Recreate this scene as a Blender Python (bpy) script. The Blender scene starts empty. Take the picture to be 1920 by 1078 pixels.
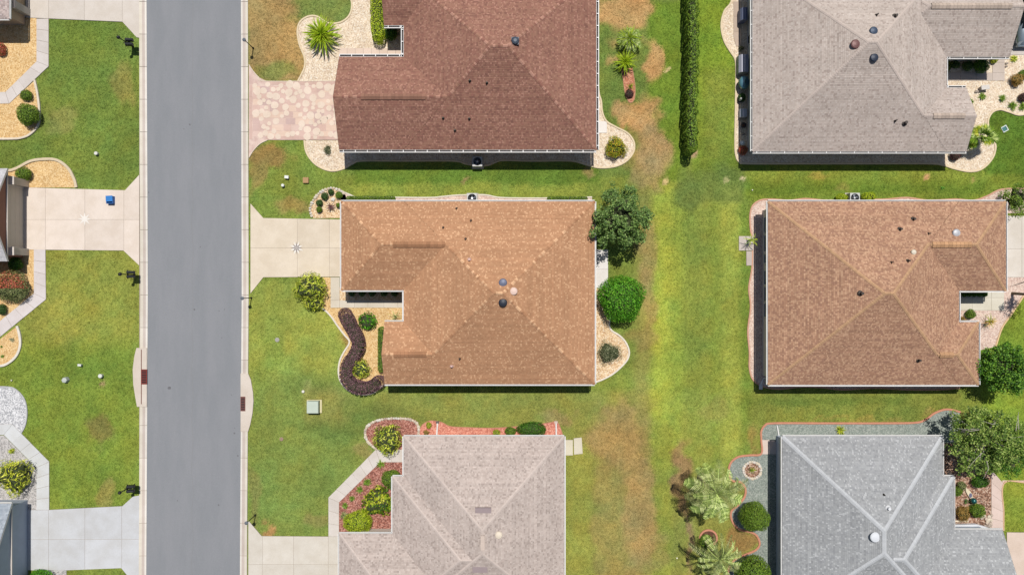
import bpy, math, random
import numpy as np
from mathutils import Vector, Matrix
random.seed(7); RNG = np.random.default_rng(7)
S = bpy.context.scene
COL = S.collection
# ---------------------------------------------------------------- camera
HC = 56.0; PX = 0.04                     # drone height, metres per photo pixel on the ground
cam = bpy.data.cameras.new('camera'); cam.sensor_width = 36.0
cam.lens = 36.0*HC/(1920*PX); cam.clip_start = 0.5; cam.clip_end = 3000
camo = bpy.data.objects.new('camera', cam); COL.objects.link(camo)
camo.location = (0, 0, HC); camo.rotation_euler = (0, 0, 0); S.camera = camo
# ---------------------------------------------------------------- sky, sun, exposure
SUNV = Vector((0.055, 0.362, 1.0)).normalized()      # direction towards the sun
elev = math.asin(SUNV.z); azim = math.atan2(SUNV.x, SUNV.y)
W = bpy.data.worlds.new('World'); S.world = W; W.use_nodes = True
wn = W.node_tree; bg = wn.nodes['Background']
sky = wn.nodes.new('ShaderNodeTexSky'); sky.sky_type = 'NISHITA'; sky.sun_disc = False
sky.sun_elevation = elev; sky.sun_rotation = azim
wn.links.new(sky.outputs[0], bg.inputs[0]); bg.inputs[1].default_value = 0.065
sl = bpy.data.lights.new('sun', 'SUN'); sl.energy = 4.5; sl.angle = math.radians(0.53); sl.color = (1, 0.955, 0.88)
so = bpy.data.objects.new('sun', sl); COL.objects.link(so); so.location = (10, 30, 60)
so.rotation_euler = SUNV.to_track_quat('Z', 'Y').to_euler()
S.view_settings.view_transform = 'Standard'; S.view_settings.look = 'None'
S.view_settings.exposure = 0.1; S.view_settings.gamma = 1.0; S.view_settings.use_curve_mapping = False
KL = 1.55                                # what a sunlit white surface renders at
# ---------------------------------------------------------------- helpers
def lin(c):
    c = c/255.0
    return c/12.92 if c <= 0.04045 else ((c+0.055)/1.055)**2.4
def C(r, g, b, k=1.0):                   # seen sunlit colour -> base colour
    return tuple(min(0.88, lin(v)*k/KL) for v in (r, g, b))
def shade(c, k): return tuple(q*k for q in c)
def G(x, y): return ((x-960)*PX, (539-y)*PX)
def A(x, y, z=0.0):
    f = (HC-z)/HC; return ((x-960)*PX*f, (539-y)*PX*f)
class MB:
    def __init__(s): s.v = []; s.f = []; s.c = []
    def add(s, vs, fs, col=None):
        o = len(s.v); s.v += [tuple(p) for p in vs]
        s.f += [tuple(i+o for i in f) for f in fs]; s.c += [col or (1, 1, 1)]*len(fs); return s
    def quad(s, a, b, c, d, col=None): return s.add([a, b, c, d], [(0, 1, 2, 3)], col)
    def box(s, x0, y0, z0, x1, y1, z1, col=None, rz=0, piv=None):
        vs = [(x0,y0,z0),(x1,y0,z0),(x1,y1,z0),(x0,y1,z0),(x0,y0,z1),(x1,y0,z1),(x1,y1,z1),(x0,y1,z1)]
        if rz:
            cx, cy = piv or ((x0+x1)/2, (y0+y1)/2); ca, sa = math.cos(rz), math.sin(rz)
            vs = [(cx+(x-cx)*ca-(y-cy)*sa, cy+(x-cx)*sa+(y-cy)*ca, z) for x, y, z in vs]
        return s.add(vs, [(3,2,1,0),(4,5,6,7),(0,1,5,4),(1,2,6,5),(2,3,7,6),(3,0,4,7)], col)
    def prism(s, poly, z0, z1, col=None, top_inset=0.0):
        n = len(poly); cx = sum(p[0] for p in poly)/n; cy = sum(p[1] for p in poly)/n
        a = sum(poly[i][0]*poly[(i+1) % n][1]-poly[(i+1) % n][0]*poly[i][1] for i in range(n))
        if a < 0: poly = poly[::-1]
        def ins(p):
            d = math.hypot(p[0]-cx, p[1]-cy) or 1; k = max(0, 1-top_inset/d)
            return (cx+(p[0]-cx)*k, cy+(p[1]-cy)*k)
        vs = [(p[0], p[1], z0) for p in poly]+[(*ins(p), z1) for p in poly]
        return s.add(vs, [tuple(range(n))[::-1], tuple(range(n, 2*n))]+[(i, (i+1) % n, n+(i+1) % n, n+i) for i in range(n)], col)
    def sheet(s, poly, z, col=None):
        n = len(poly); a = sum(poly[i][0]*poly[(i+1) % n][1]-poly[(i+1) % n][0]*poly[i][1] for i in range(n))
        if a < 0: poly = poly[::-1]
        return s.add([(p[0], p[1], z) for p in poly], [tuple(range(n))], col)
    def tube(s, pts, rs, n=8, col=None, cap=True):
        pts = [Vector(p) for p in pts]
        if not hasattr(rs, '__len__'): rs = [rs]*len(pts)
        o = len(s.v); up = Vector((0.13, 0.27, 0.95)).normalized()
        for i, p in enumerate(pts):
            d = (pts[min(i+1, len(pts)-1)]-pts[max(i-1, 0)]).normalized()
            u = up if abs(d.dot(up)) < 0.95 else Vector((1, 0, 0))
            a = d.cross(u).normalized(); b = a.cross(d)
            for k in range(n):
                t = 2*math.pi*k/n; s.v.append(tuple(p+(a*math.cos(t)+b*math.sin(t))*rs[i]))
        for i in range(len(pts)-1):
            for k in range(n):
                s.f.append((o+i*n+k, o+i*n+(k+1) % n, o+(i+1)*n+(k+1) % n, o+(i+1)*n+k)); s.c.append(col or (1, 1, 1))
        if cap:
            s.f.append(tuple(o+k for k in range(n))); s.c.append(col or (1, 1, 1))
            s.f.append(tuple(o+(len(pts)-1)*n+k for k in range(n))[::-1]); s.c.append(col or (1, 1, 1))
        return s
    def lathe(s, prof, n=16, c=(0, 0, 0), sx=1, sy=1, col=None):
        o = len(s.v)
        for r, z in prof:
            for k in range(n):
                t = 2*math.pi*k/n; s.v.append((c[0]+r*sx*math.cos(t), c[1]+r*sy*math.sin(t), c[2]+z))
        for i in range(len(prof)-1):
            for k in range(n):
                s.f.append((o+i*n+k, o+i*n+(k+1) % n, o+(i+1)*n+(k+1) % n, o+(i+1)*n+k)); s.c.append(col or (1, 1, 1))
        s.f.append(tuple(o+k for k in range(n))[::-1]); s.f.append(tuple(o+(len(prof)-1)*n+k for k in range(n)))
        s.c += [col or (1, 1, 1)]*2
        return s
def mesh(name, V, F, c=None, mat=None, smooth=False):
    me = bpy.data.meshes.new(name); me.from_pydata([tuple(p) for p in V], [], F)
    if c is not None:
        at = me.attributes.new('Tint', 'FLOAT_COLOR', 'FACE')
        arr = np.ones((len(me.polygons), 4), np.float32); arr[:, :3] = np.array(c, np.float32)[:len(arr)]
        at.data.foreach_set('color', arr.ravel())
    if mat: me.materials.append(mat)
    if smooth: me.polygons.foreach_set('use_smooth', [True]*len(me.polygons))
    return me
def link(o, parent=None):
    COL.objects.link(o)
    if parent: o.parent = parent
    return o
def obj(name, mb, mat, parent=None, local=False, smooth=False, label=None, kind=None):
    V = mb.v
    if parent is not None and not local:
        w = WL[parent.name]; V = [(x-w[0], y-w[1], z-w[2]) for x, y, z in V]
    o = bpy.data.objects.new(name, mesh(name, V, mb.f, mb.c, mat, smooth)); link(o, parent)
    if parent is not None: WL[o.name] = WL[parent.name]
    else: WL[o.name] = (0, 0, 0)
    if label: o['label'] = label
    if kind: o['kind'] = kind
    return o
WL = {}
def tag(o, label, cat, group=None, kind=None):
    o['label'] = label; o['category'] = cat
    if group: o['group'] = group
    if kind: o['kind'] = kind
    return o
def thing(name, label, cat, loc=(0, 0, 0), group=None, rz=0):
    o = bpy.data.objects.new(name, None); o.empty_display_size = 0.2; link(o)
    o.location = loc; o.rotation_euler = (0, 0, rz); WL[o.name] = tuple(loc)
    return tag(o, label, cat, group)
EXCL = []
def struct(name, mb, mat):
    o = obj(name, mb, mat); o['kind'] = 'structure'; return o
def copy_tree(o, parent=None):
    c = o.copy(); COL.objects.link(c); c.parent = parent; WL[c.name] = WL.get(o.name, (0, 0, 0))
    for ch in list(o.children): copy_tree(ch, c)
    return c
def spline(pts, step=4, closed=False):
    P = [Vector((p[0], p[1], 0)) for p in pts]; out = []; n = len(P)
    for i in range(n if closed else n-1):
        p0 = P[(i-1) % n] if closed or i > 0 else P[0]*2-P[1]
        p1 = P[i]; p2 = P[(i+1) % n]
        p3 = P[(i+2) % n] if closed or i+2 < n else P[-1]*2-P[-2]
        m = max(2, int((p2-p1).length/step))
        for k in range(m):
            t = k/m
            q = 0.5*((2*p1)+(p2-p0)*t+(2*p0-5*p1+4*p2-p3)*t*t+(3*p1-p0-3*p2+p3)*t**3)
            out.append((q.x, q.y))
    if not closed: out.append((P[-1].x, P[-1].y))
    return out
def vnoise(x, y, sc, seed):              # smooth value noise, numpy
    r = np.random.default_rng(seed).random((256, 256)); x = x/sc+100; y = y/sc+100
    xi = np.floor(x).astype(int); yi = np.floor(y).astype(int); fx = x-xi; fy = y-yi
    fx = fx*fx*(3-2*fx); fy = fy*fy*(3-2*fy); g = lambda a, b: r[a % 256, b % 256]
    return (g(xi, yi)*(1-fx)+g(xi+1, yi)*fx)*(1-fy)+(g(xi, yi+1)*(1-fx)+g(xi+1, yi+1)*fx)*fy
# ---------------------------------------------------------------- materials
MATS = {}
def material(name, base, rough=0.85, var=None, scale=3.0, amp=0.25, tint=True, fine=None, bump=0.0, bscale=30,
             metal=0.0, transl=0.0, spec=0.3, coat=0, voro=None, stretch=None):
    """base colour x per-face tint x two noises; var = second colour mixed by the coarse noise"""
    if name in MATS: return MATS[name]
    m = bpy.data.materials.new(name); m.use_nodes = True; n = m.node_tree; nd = n.nodes; lk = n.links
    b = nd['Principled BSDF']; b.inputs['Roughness'].default_value = rough; b.inputs['Metallic'].default_value = metal
    b.inputs['Specular IOR Level'].default_value = spec; b.inputs['Coat Weight'].default_value = coat
    tc = nd.new('ShaderNodeTexCoord'); co = nd.new('ShaderNodeNewGeometry').outputs['Position']
    nz = nd.new('ShaderNodeTexNoise'); nz.inputs['Scale'].default_value = scale; nz.inputs['Detail'].default_value = 5
    nz.inputs['Roughness'].default_value = 0.6
    if stretch:
        mp = nd.new('ShaderNodeMapping'); mp.inputs['Scale'].default_value = stretch; lk.new(co, mp.inputs['Vector']); lk.new(mp.outputs[0], nz.inputs['Vector'])
    else: lk.new(co, nz.inputs['Vector'])
    mx = nd.new('ShaderNodeMix'); mx.data_type = 'RGBA'
    v2 = var or tuple(c*(1-amp) for c in base)
    mx.inputs[6].default_value = (*base, 1); mx.inputs[7].default_value = (*v2, 1)
    rp = nd.new('ShaderNodeMapRange'); rp.inputs[1].default_value = 0.38; rp.inputs[2].default_value = 0.62
    lk.new(nz.outputs['Fac'], rp.inputs[0]); lk.new(rp.outputs[0], mx.inputs[0]); out = mx.outputs[2]
    def mul(a, bsock):
        q = nd.new('ShaderNodeMix'); q.data_type = 'RGBA'; q.blend_type = 'MULTIPLY'; q.inputs[0].default_value = 1
        lk.new(a, q.inputs[6]); lk.new(bsock, q.inputs[7]); return q.outputs[2]
    if tint:
        at = nd.new('ShaderNodeAttribute'); at.attribute_name = 'Tint'; out = mul(out, at.outputs['Color'])
    hsrc = nz.outputs['Fac']
    if fine:                              # (scale, lo, hi) fine grain
        f = nd.new('ShaderNodeTexNoise'); f.inputs['Scale'].default_value = fine[0]; f.inputs['Detail'].default_value = 3
        f.inputs['Roughness'].default_value = 0.7
        lk.new(co, f.inputs['Vector']); r2 = nd.new('ShaderNodeMapRange')
        r2.inputs[1].default_value = 0.32; r2.inputs[2].default_value = 0.68
        r2.inputs[3].default_value = fine[1]; r2.inputs[4].default_value = fine[2]
        lk.new(f.outputs['Fac'], r2.inputs[0]); out = mul(out, r2.outputs[0]); hsrc = f.outputs['Fac']
    if voro:                              # (cells per m, colour list) pebbles
        vt = nd.new('ShaderNodeTexVoronoi'); vt.inputs['Scale'].default_value = voro[0]; lk.new(co, vt.inputs['Vector'])
        cr = nd.new('ShaderNodeValToRGB'); cr.color_ramp.interpolation = 'CONSTANT'
        cols = voro[1]; els = cr.color_ramp.elements
        while len(els) < len(cols): els.new(0.5)
        for i, c in enumerate(cols): els[i].position = i/len(cols); els[i].color = (*c, 1)
        sx = nd.new('ShaderNodeSeparateXYZ'); lk.new(vt.outputs['Color'], sx.inputs[0]); lk.new(sx.outputs[0], cr.inputs[0])
        out = mul(out, cr.outputs[0]); hsrc = vt.outputs['Distance']
    lk.new(out, b.inputs['Base Color'])
    if bump:
        bp = nd.new('ShaderNodeBump'); bp.inputs['Strength'].default_value = 1; bp.inputs['Distance'].default_value = bump
        if voro: bp.invert = True
        if not fine and not voro:
            f = nd.new('ShaderNodeTexNoise'); f.inputs['Scale'].default_value = bscale; lk.new(co, f.inputs['Vector']); hsrc = f.outputs['Fac']
        lk.new(hsrc, bp.inputs['Height']); lk.new(bp.outputs[0], b.inputs['Normal'])
    if transl:
        tr = nd.new('ShaderNodeBsdfTranslucent'); ms = nd.new('ShaderNodeMixShader'); ms.inputs[0].default_value = transl
        lk.new(out, tr.inputs['Color']); lk.new(b.outputs[0], ms.inputs[1]); lk.new(tr.outputs[0], ms.inputs[2])
        lk.new(ms.outputs[0], nd['Material Output'].inputs['Surface'])
    MATS[name] = m; return m
def simple(name, col, rough=0.6, metal=0.0, **k): return material(name, col, rough, amp=0.08, scale=2, metal=metal, **k)
M_lawn = material('lawn_grass', (1.15, 1.10, 1.14), 0.95, amp=0.24, scale=4.2, fine=(17, 0.5, 1.52), bump=0.02, spec=0.1)
M_asph = material('asphalt', C(151, 153, 158), 0.9, var=C(145, 148, 153), stretch=(1.2, .25, 1), scale=.8, fine=(30, 0.9, 1.1), bump=0.003, spec=0.2)
M_conc = material('concrete', (1.02, 1.02, 1.02), 0.9, var=(.93, .915, .89), scale=0.8, fine=(22, 0.93, 1.06), bump=0.002)
M_joint = simple('joint_dirt', C(186, 172, 158), 0.95)
def gravel(name, cols, sc=14, bump=0.008):
    return material(name, (1, 1, 1), 0.9, amp=0.12, scale=1.2, voro=(sc, [tuple(min(.88, q*1.1) for q in c) for c in cols]), bump=bump)
M_grv_tan = gravel('tan_gravel', [C(238,208,166), C(226,190,146), C(246,222,186), C(212,176,134), C(240,210,170), C(204,168,130), C(248,230,202)])
M_grv_gold = gravel('golden_gravel', [C(234,198,142), C(222,182,124), C(244,214,164), C(204,164,110), C(238,204,150), C(226,188,132)])
M_grv_cream = gravel('cream_gravel', [C(238,218,192), C(246,230,206), C(226,204,176), C(234,212,188), C(208,186,162), C(250,238,220)])
M_grv_pink = gravel('pinkish_gravel', [C(232,206,190), C(216,188,174), C(240,220,206), C(200,172,160), C(226,202,188)])
M_grv_white = gravel('white_gravel', [C(212,212,214), C(228,228,230), C(190,190,194), C(238,238,240), C(170,172,176)])
M_grv_grey = gravel('grey_gravel', [C(196,192,190), C(212,208,206), C(178,174,172), C(204,198,196), C(160,158,156)])
M_grv_teal = gravel('grey_green_gravel', [C(146,156,148), C(160,168,160), C(132,140,134), C(172,177,170), C(140,150,143)], 15)
M_mulch = gravel('red_mulch', [C(172,112,98), C(150,94,82), C(190,132,116), C(132,84,74), C(204,152,138)], 14)
M_mulch_p = gravel('salmon_mulch', [C(224,150,128), C(206,130,112), C(234,168,148), C(192,116,100)], 14)
M_bark = gravel('bark_mulch', [C(160,118,96), C(134,98,80), C(186,150,128), C(110,84,70), C(206,180,160)], 12)
M_soil = material('soil', C(120, 84, 66), 0.95, amp=0.3, scale=6, fine=(20, 0.7, 1.2), bump=0.02)
M_white = simple('white_paint', C(250, 248, 245, 1.02), 0.5)
M_metal_w = simple('white_gutter_metal', C(250, 249, 248, 1.02), 0.4)
M_gutin = simple('gutter_trough', C(88, 84, 84), 0.8)
M_edge = material('edging_concrete', (1, 1, 1), 0.85, amp=0.1, scale=4, fine=(26, 0.93, 1.06))
M_shing = material('asphalt_shingle', (1, 1, 1), 0.95, amp=0.09, scale=0.5, fine=(45, 0.85, 1.14), bump=0.003, spec=0.1)
M_leaf = material('leaf', (1, 1, 1), 0.6, amp=0.15, scale=3, transl=0.28, spec=0.35)
M_leafs = material('frond', (1, 1, 1), 0.5, amp=0.12, scale=3, transl=0.25, spec=0.4)
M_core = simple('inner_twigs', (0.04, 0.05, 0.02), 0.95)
M_barkw = material('bark', C(150, 130, 112), 0.9, amp=0.3, scale=8, bump=0.01)
M_pale = material('pale_bark', C(206, 198, 186), 0.9, amp=0.25, scale=8, bump=0.01)
M_black = simple('black_powder_coat', (0.012, 0.013, 0.014), 0.45)
M_glass = material('window_glass', (0.01, 0.014, 0.02), 0.06, tint=False, amp=0.0, spec=0.6)
M_stone = material('stone', (1, 1, 1), 0.85, amp=0.25, scale=8, fine=(30, 0.85, 1.1), bump=0.01)
M_tinted = material('painted', (1, 1, 1), 0.55, amp=0.05, scale=2)
M_ventm = material('vent_metal', (1, 1, 1), 0.5, amp=0.1, scale=5, metal=0.15, spec=.4)
M_metal = material('dull_metal', (1, 1, 1), 0.38, amp=0.1, scale=5, metal=0.65)
M_wall = material('stucco', (1, 1, 1), 0.9, amp=0.06, scale=1.5, fine=(40, 0.95, 1.04), bump=0.003)
M_carp = material('car_paint', (1, 1, 1), 0.28, amp=0.02, scale=1, metal=0.4, coat=0.8, spec=0.5)
# ---------------------------------------------------------------- the ground
def smooth(t): t = np.clip(t, 0, 1); return t*t*(3-2*t)
def lawn_ground():
    xs = np.unique(np.concatenate([np.linspace(-900, -46, 12), np.arange(-46, 46.01, 0.2), np.linspace(46, 900, 12)]))
    ys = np.unique(np.concatenate([np.linspace(-900, -27, 12), np.arange(-27, 27.01, 0.2), np.linspace(27, 900, 12)]))
    nx, ny = len(xs), len(ys); X, Y = np.meshgrid(xs, ys); px = X/PX+960; py = 539-Y/PX
    L = lambda r, g, b: np.array([lin(r), lin(g), lin(b)])
    w1 = (vnoise(px, py, 55, 1)-.5)*60; w2 = (vnoise(px, py, 18, 2)-.5)*22; w3 = (vnoise(px, py, 50, 3)-.5)*60; w4 = (vnoise(px, py, 16, 4)-.5)*22
    qx = px+w1*.5+w2; qy = py+w3*.5+w4
    col = np.tile(L(124, 142, 52), (ny, nx, 1))
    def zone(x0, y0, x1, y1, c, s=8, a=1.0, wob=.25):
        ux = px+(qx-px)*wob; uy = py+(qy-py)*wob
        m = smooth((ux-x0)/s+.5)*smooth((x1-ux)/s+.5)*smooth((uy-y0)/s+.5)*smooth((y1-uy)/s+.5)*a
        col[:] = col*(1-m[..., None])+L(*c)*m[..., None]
    def blob(cx, cy, rx, ry, c, a=0.8, wob=1.0):
        d = np.hypot((px+(qx-px)*wob-cx)/rx, (py+(qy-py)*wob-cy)/ry)
        m = smooth((1.3-d)/.6)*a; col[:] = col*(1-m[..., None])+L(*c)*m[..., None]
    BR = (188, 152, 92)
    zone(-900, -900, 262, 352, (112, 134, 50)); zone(-900, 465, 262, 700, (142, 150, 56), 40); zone(-900, 640, 262, 960, (122, 144, 46), 60)
    zone(466, -900, 700, 155, (164, 140, 82)); blob(610, 5, 62, 45, (118, 138, 62), 1); blob(520, 138, 50, 22, (126, 134, 62), .9)
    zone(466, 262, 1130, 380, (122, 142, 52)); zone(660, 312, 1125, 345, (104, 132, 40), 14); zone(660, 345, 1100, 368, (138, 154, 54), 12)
    zone(466, 525, 760, 740, (146, 160, 62), 20); zone(466, 700, 760, 1006, (122, 142, 60), 50)
    zone(700, 735, 1130, 800, (134, 144, 62), 10); zone(1050, 735, 1430, 1200, (138, 144, 60), 20)
    zone(1122, -900, 1285, 330, (112, 134, 54), 10); zone(1300, -900, 1380, 320, (122, 150, 34), 6); zone(1315, 130, 1380, 320, (128, 140, 52), 40, .7)
    zone(1216, 0, 1285, 340, (112, 140, 36), 12)
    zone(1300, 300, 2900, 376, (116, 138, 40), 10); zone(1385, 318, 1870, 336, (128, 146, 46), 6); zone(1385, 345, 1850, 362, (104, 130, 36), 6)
    zone(1385, 733, 1800, 795, (126, 138, 52), 8); zone(1400, 745, 1700, 758, (104, 124, 44), 10, .7)
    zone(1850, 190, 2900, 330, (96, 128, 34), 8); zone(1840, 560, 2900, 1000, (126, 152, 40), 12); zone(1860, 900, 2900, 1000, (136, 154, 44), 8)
    # mower stripes of the back gardens
    for x0, x1, c in ((1190, 1222, (150, 146, 68)), (1222, 1262, (166, 178, 54)), (1262, 1284, (146, 164, 52)), (1284, 1318, (134, 152, 56)),
                      (1318, 1330, (144, 158, 60)), (1330, 1352, (136, 156, 54)), (1352, 1392, (156, 168, 60)), (1392, 1404, (110, 140, 40))):
        zone(x0, 345, x1, 880, c, 26, .8)
    zone(1262, 320, 1400, 390, (106, 126, 56), 26, .8, 1)
    zone(1110, 770, 1225, 1200, (150, 138, 72), 30, .8, 1); zone(1225, 790, 1262, 1200, (136, 148, 52), 14, .8); zone(1262, 860, 1282, 1200, (130, 138, 58), 12)
    zone(1060, 830, 1110, 1200, (144, 150, 60), 16)
    # dry and bare patches
    for b in ((1152, 28, 38, 42, BR, 1), (1185, 15, 32, 46, BR, 1), (1218, 115, 18, 36, BR, 1), (1214, 225, 30, 44, BR, 1), (1178, 214, 30, 16, BR, 1), (1216, 280, 26, 44, (180,150,96), 1),
              (1222, 290, 24, 46, (172, 146, 92)), (1190, 280, 18, 40, (150, 134, 74), .5), (1214, 330, 22, 40, (166, 144, 92), .7), (1212, 200, 32, 18, (182, 142, 80), .8), (1143, 102, 14, 12, BR, .7),
              (1210, 480, 18, 60, (166, 140, 84), .6), (1215, 560, 20, 50, (160, 136, 80), .6), (1200, 630, 34, 24, (150, 130, 72), .5),
              (1165, 820, 52, 60, (168, 142, 84), .7), (1195, 970, 32, 110, (168, 142, 86), .7), (1235, 1030, 20, 40, (160, 134, 82), .4),
              (1283, 900, 12, 70, (150, 118, 82), .8), (1292, 1010, 8, 60, (150, 118, 86), .8), (1340, 770, 30, 20, (146, 142, 66), .5),
              (232, 160, 22, 30, (146, 134, 66), .6), (120, 220, 30, 26, (142, 140, 76), .5), (170, 60, 60, 30, (104, 132, 44), .5),
              (185, 810, 22, 30, (126, 118, 60), .8), (205, 930, 22, 14, (170, 150, 76), .6), (100, 600, 40, 60, (154, 156, 62), .5), (140, 690, 70, 18, (104, 130, 42), .5),
              (500, 295, 44, 24, (150, 124, 66), .9), (482, 330, 16, 34, (150, 130, 70), .8), (556, 388, 30, 16, (160, 140, 76), .7), (590, 400, 16, 9, (140, 110, 66), .6),
              (645, 640, 14, 28, (150, 120, 66), .8), (510, 600, 26, 60, (124, 146, 58), .4), (500, 680, 20, 50, (118, 144, 52), .4),
              (610, 762, 50, 38, (146, 142, 68), .6), (640, 800, 70, 16, (100, 120, 50), .5), (750, 775, 120, 14, (110, 128, 56), .5),
              (670, 852, 18, 12, (152, 136, 84), .5), (510, 992, 16, 7, (176, 134, 84), .8), (590, 965, 20, 14, (146, 130, 76), .5), (478, 940, 14, 50, (138, 122, 66), .5),
              (1040, 785, 26, 14, (160, 136, 86), .6), (1580, 340, 12, 8, (150, 142, 66), .5), (1535, 326, 26, 5, (160, 146, 60), .6),
              (1415, 840, 8, 30, (160, 130, 66), .5), (1650, 786, 150, 6, (158, 140, 62), .5), (1780, 765, 40, 8, (160, 136, 70), .6), (1395, 1010, 22, 24, (146, 110, 62), .8),
              (1248, 340, 6, 6, (206, 190, 130), .9, 0), (1362, 338, 5, 5, (188, 176, 118), .8, 0), (1393, 335, 4, 4, (226, 206, 158), .9, 0), (1249, 132, 3, 3, (220, 196, 140), .9, 0),
              (1254, 129, 3, 3, (220, 200, 140), .9, 0), (193, 719, 6, 5, (164, 132, 96), .8, 0), (1738, 332, 5, 4, (206, 156, 120), .8, 0), (1825, 337, 5, 4, (190, 166, 90), .7, 0),
              (867, 337, 9, 5, (180, 140, 100), .6), (1095, 333, 10, 8, (170, 136, 96), .5), (1302, 287, 5, 9, (190, 150, 120), .8, 0), (568, 734, 12, 12, (176, 172, 100), .4)):
        blob(*b)
    # thin / thick growth at several sizes
    v = 0.84+0.24*vnoise(px, py, 60, 11)+0.22*vnoise(px, py, 22, 12)+0.20*vnoise(px, py, 9, 13)
    v += (vnoise(px, py, 5.5, 14)-.5)*.16
    hue = (vnoise(px, py, 34, 15)-.5)*.20+(vnoise(px, py, 12, 16)-.5)*.12
    grey = col.mean(-1, keepdims=True); col = col*.93+grey*.07*1.5
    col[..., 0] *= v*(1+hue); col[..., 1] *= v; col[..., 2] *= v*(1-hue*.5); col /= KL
    global LAWN; LAWN = (xs, ys, col.copy())
    V = np.stack([X, Y, np.zeros_like(X)], -1).reshape(-1, 3)
    i = np.arange(nx*ny).reshape(ny, nx); F = np.stack([i[:-1, :-1], i[:-1, 1:], i[1:, 1:], i[1:, :-1]], -1).reshape(-1, 4)
    me = bpy.data.meshes.new('lawn'); me.vertices.add(len(V)); me.vertices.foreach_set('co', V.ravel())
    me.loops.add(F.size); me.loops.foreach_set('vertex_index', F.ravel()); me.polygons.add(len(F))
    me.polygons.foreach_set('loop_start', np.arange(0, F.size, 4)); me.update()
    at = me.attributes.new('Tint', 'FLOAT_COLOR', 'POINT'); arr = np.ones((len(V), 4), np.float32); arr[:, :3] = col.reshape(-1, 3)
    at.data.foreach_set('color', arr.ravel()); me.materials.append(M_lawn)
    o = bpy.data.objects.new('lawn', me); link(o); o['kind'] = 'structure'; return o
lawn_ground()
# road and gutters
def PL(pts): return [G(*p) for p in pts]
LE = [(275, -900), (275, 0), (277.5, 540), (274.5, 1078), (274.5, 2000)]
RE = [(452, -900), (452, 0), (453.5, 540), (450, 1078), (450, 2000)]
mb = MB(); mb.sheet(PL(LE)+PL(RE[::-1]), 0.02); struct('road', mb, M_asph)
def interp(pts, y):
    for a, b in zip(pts, pts[1:]):
        if a[1] <= y <= b[1]: return a[0]+(b[0]-a[0])*(y-a[1])/(b[1]-a[1])
mb = MB()
for a, b in zip(range(-120, 1200, 200), range(80, 1400, 200)):      # worn paving seam down the middle of the road
    pts = [(361+1.2*math.sin(y*.07)+random.uniform(-.5, .5), y) for y in range(a, b+1, 10)]
    mb.add([(*G(x-.35, y), .024) for x, y in pts]+[(*G(x+.35, y), .024) for x, y in pts],
           [(i, i+len(pts), i+1+len(pts), i+1) for i in range(len(pts)-1)])
struct('road_seam', mb, simple('tar_seam', C(146, 147, 149), 0.8))
mb = MB()
for x, y, r in ((356, 234, 1.8), (318, 727, 3.2), (440, 812, 1.8), (411, 583, 1), (376, 463, 1.2), (333, 938, 1.3), (446, 854, 1.6), (410, 946, 1.6), (279, 361, 1.2), (365, 580, 1.8), (421, 580, 1), (416, 633, 1), (345, 242, 1), (434, 740, 1), (440, 802, 1)):
    cx, cy = G(x, y); mb.sheet([(cx+r*PX*random.uniform(.7, 1.2)*math.cos(t), cy+r*PX*random.uniform(.7, 1.2)*math.sin(t)) for t in np.linspace(0, 6.28, 9)[:-1]], .024)
struct('road_stains', mb, simple('tar_stain', C(120, 120, 124), 0.8))
def gutter_run(xe, side, label):
    root = struct('kerb', MB().sheet(PL([(interp(xe, -300), -300), (interp(xe, 1400), 1400), (interp(xe, 1400)+side*13.5, 1400), (interp(xe, -300)+side*13.5, -300)]), .012), M_joint)
    y = -240.0
    while y < 1320:
        y2 = y+61
        a, b = interp(xe, y), interp(xe, y2); g = .35
        mb = MB(); t = random.uniform(.94, 1.05)
        for (o0, o1, z0, z1, c) in ((0, 3.2, .028, .05, C(246, 240, 232)), (3.2, 8.5, .05, .04, C(216, 203, 194)), (8.5, 13.4, .04, .075, C(236, 228, 214))):
            P = [G(a+side*o0, y+g), G(a+side*o1, y+g), G(b+side*o1, y2-g), G(b+side*o0, y2-g)]; Z = [z0, z1, z1, z0]
            vs = [(p[0], p[1], z) for p, z in zip(P, Z)]
            if side > 0: vs = [vs[i] for i in (3, 2, 1, 0)]
            mb.add(vs, [(0, 1, 2, 3)], tuple(q*t for q in c))
        obj('kerb_slab', mb, M_conc, root); y = y2
gutter_run(LE, -1, ''); gutter_run(RE, 1, '')
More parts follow.
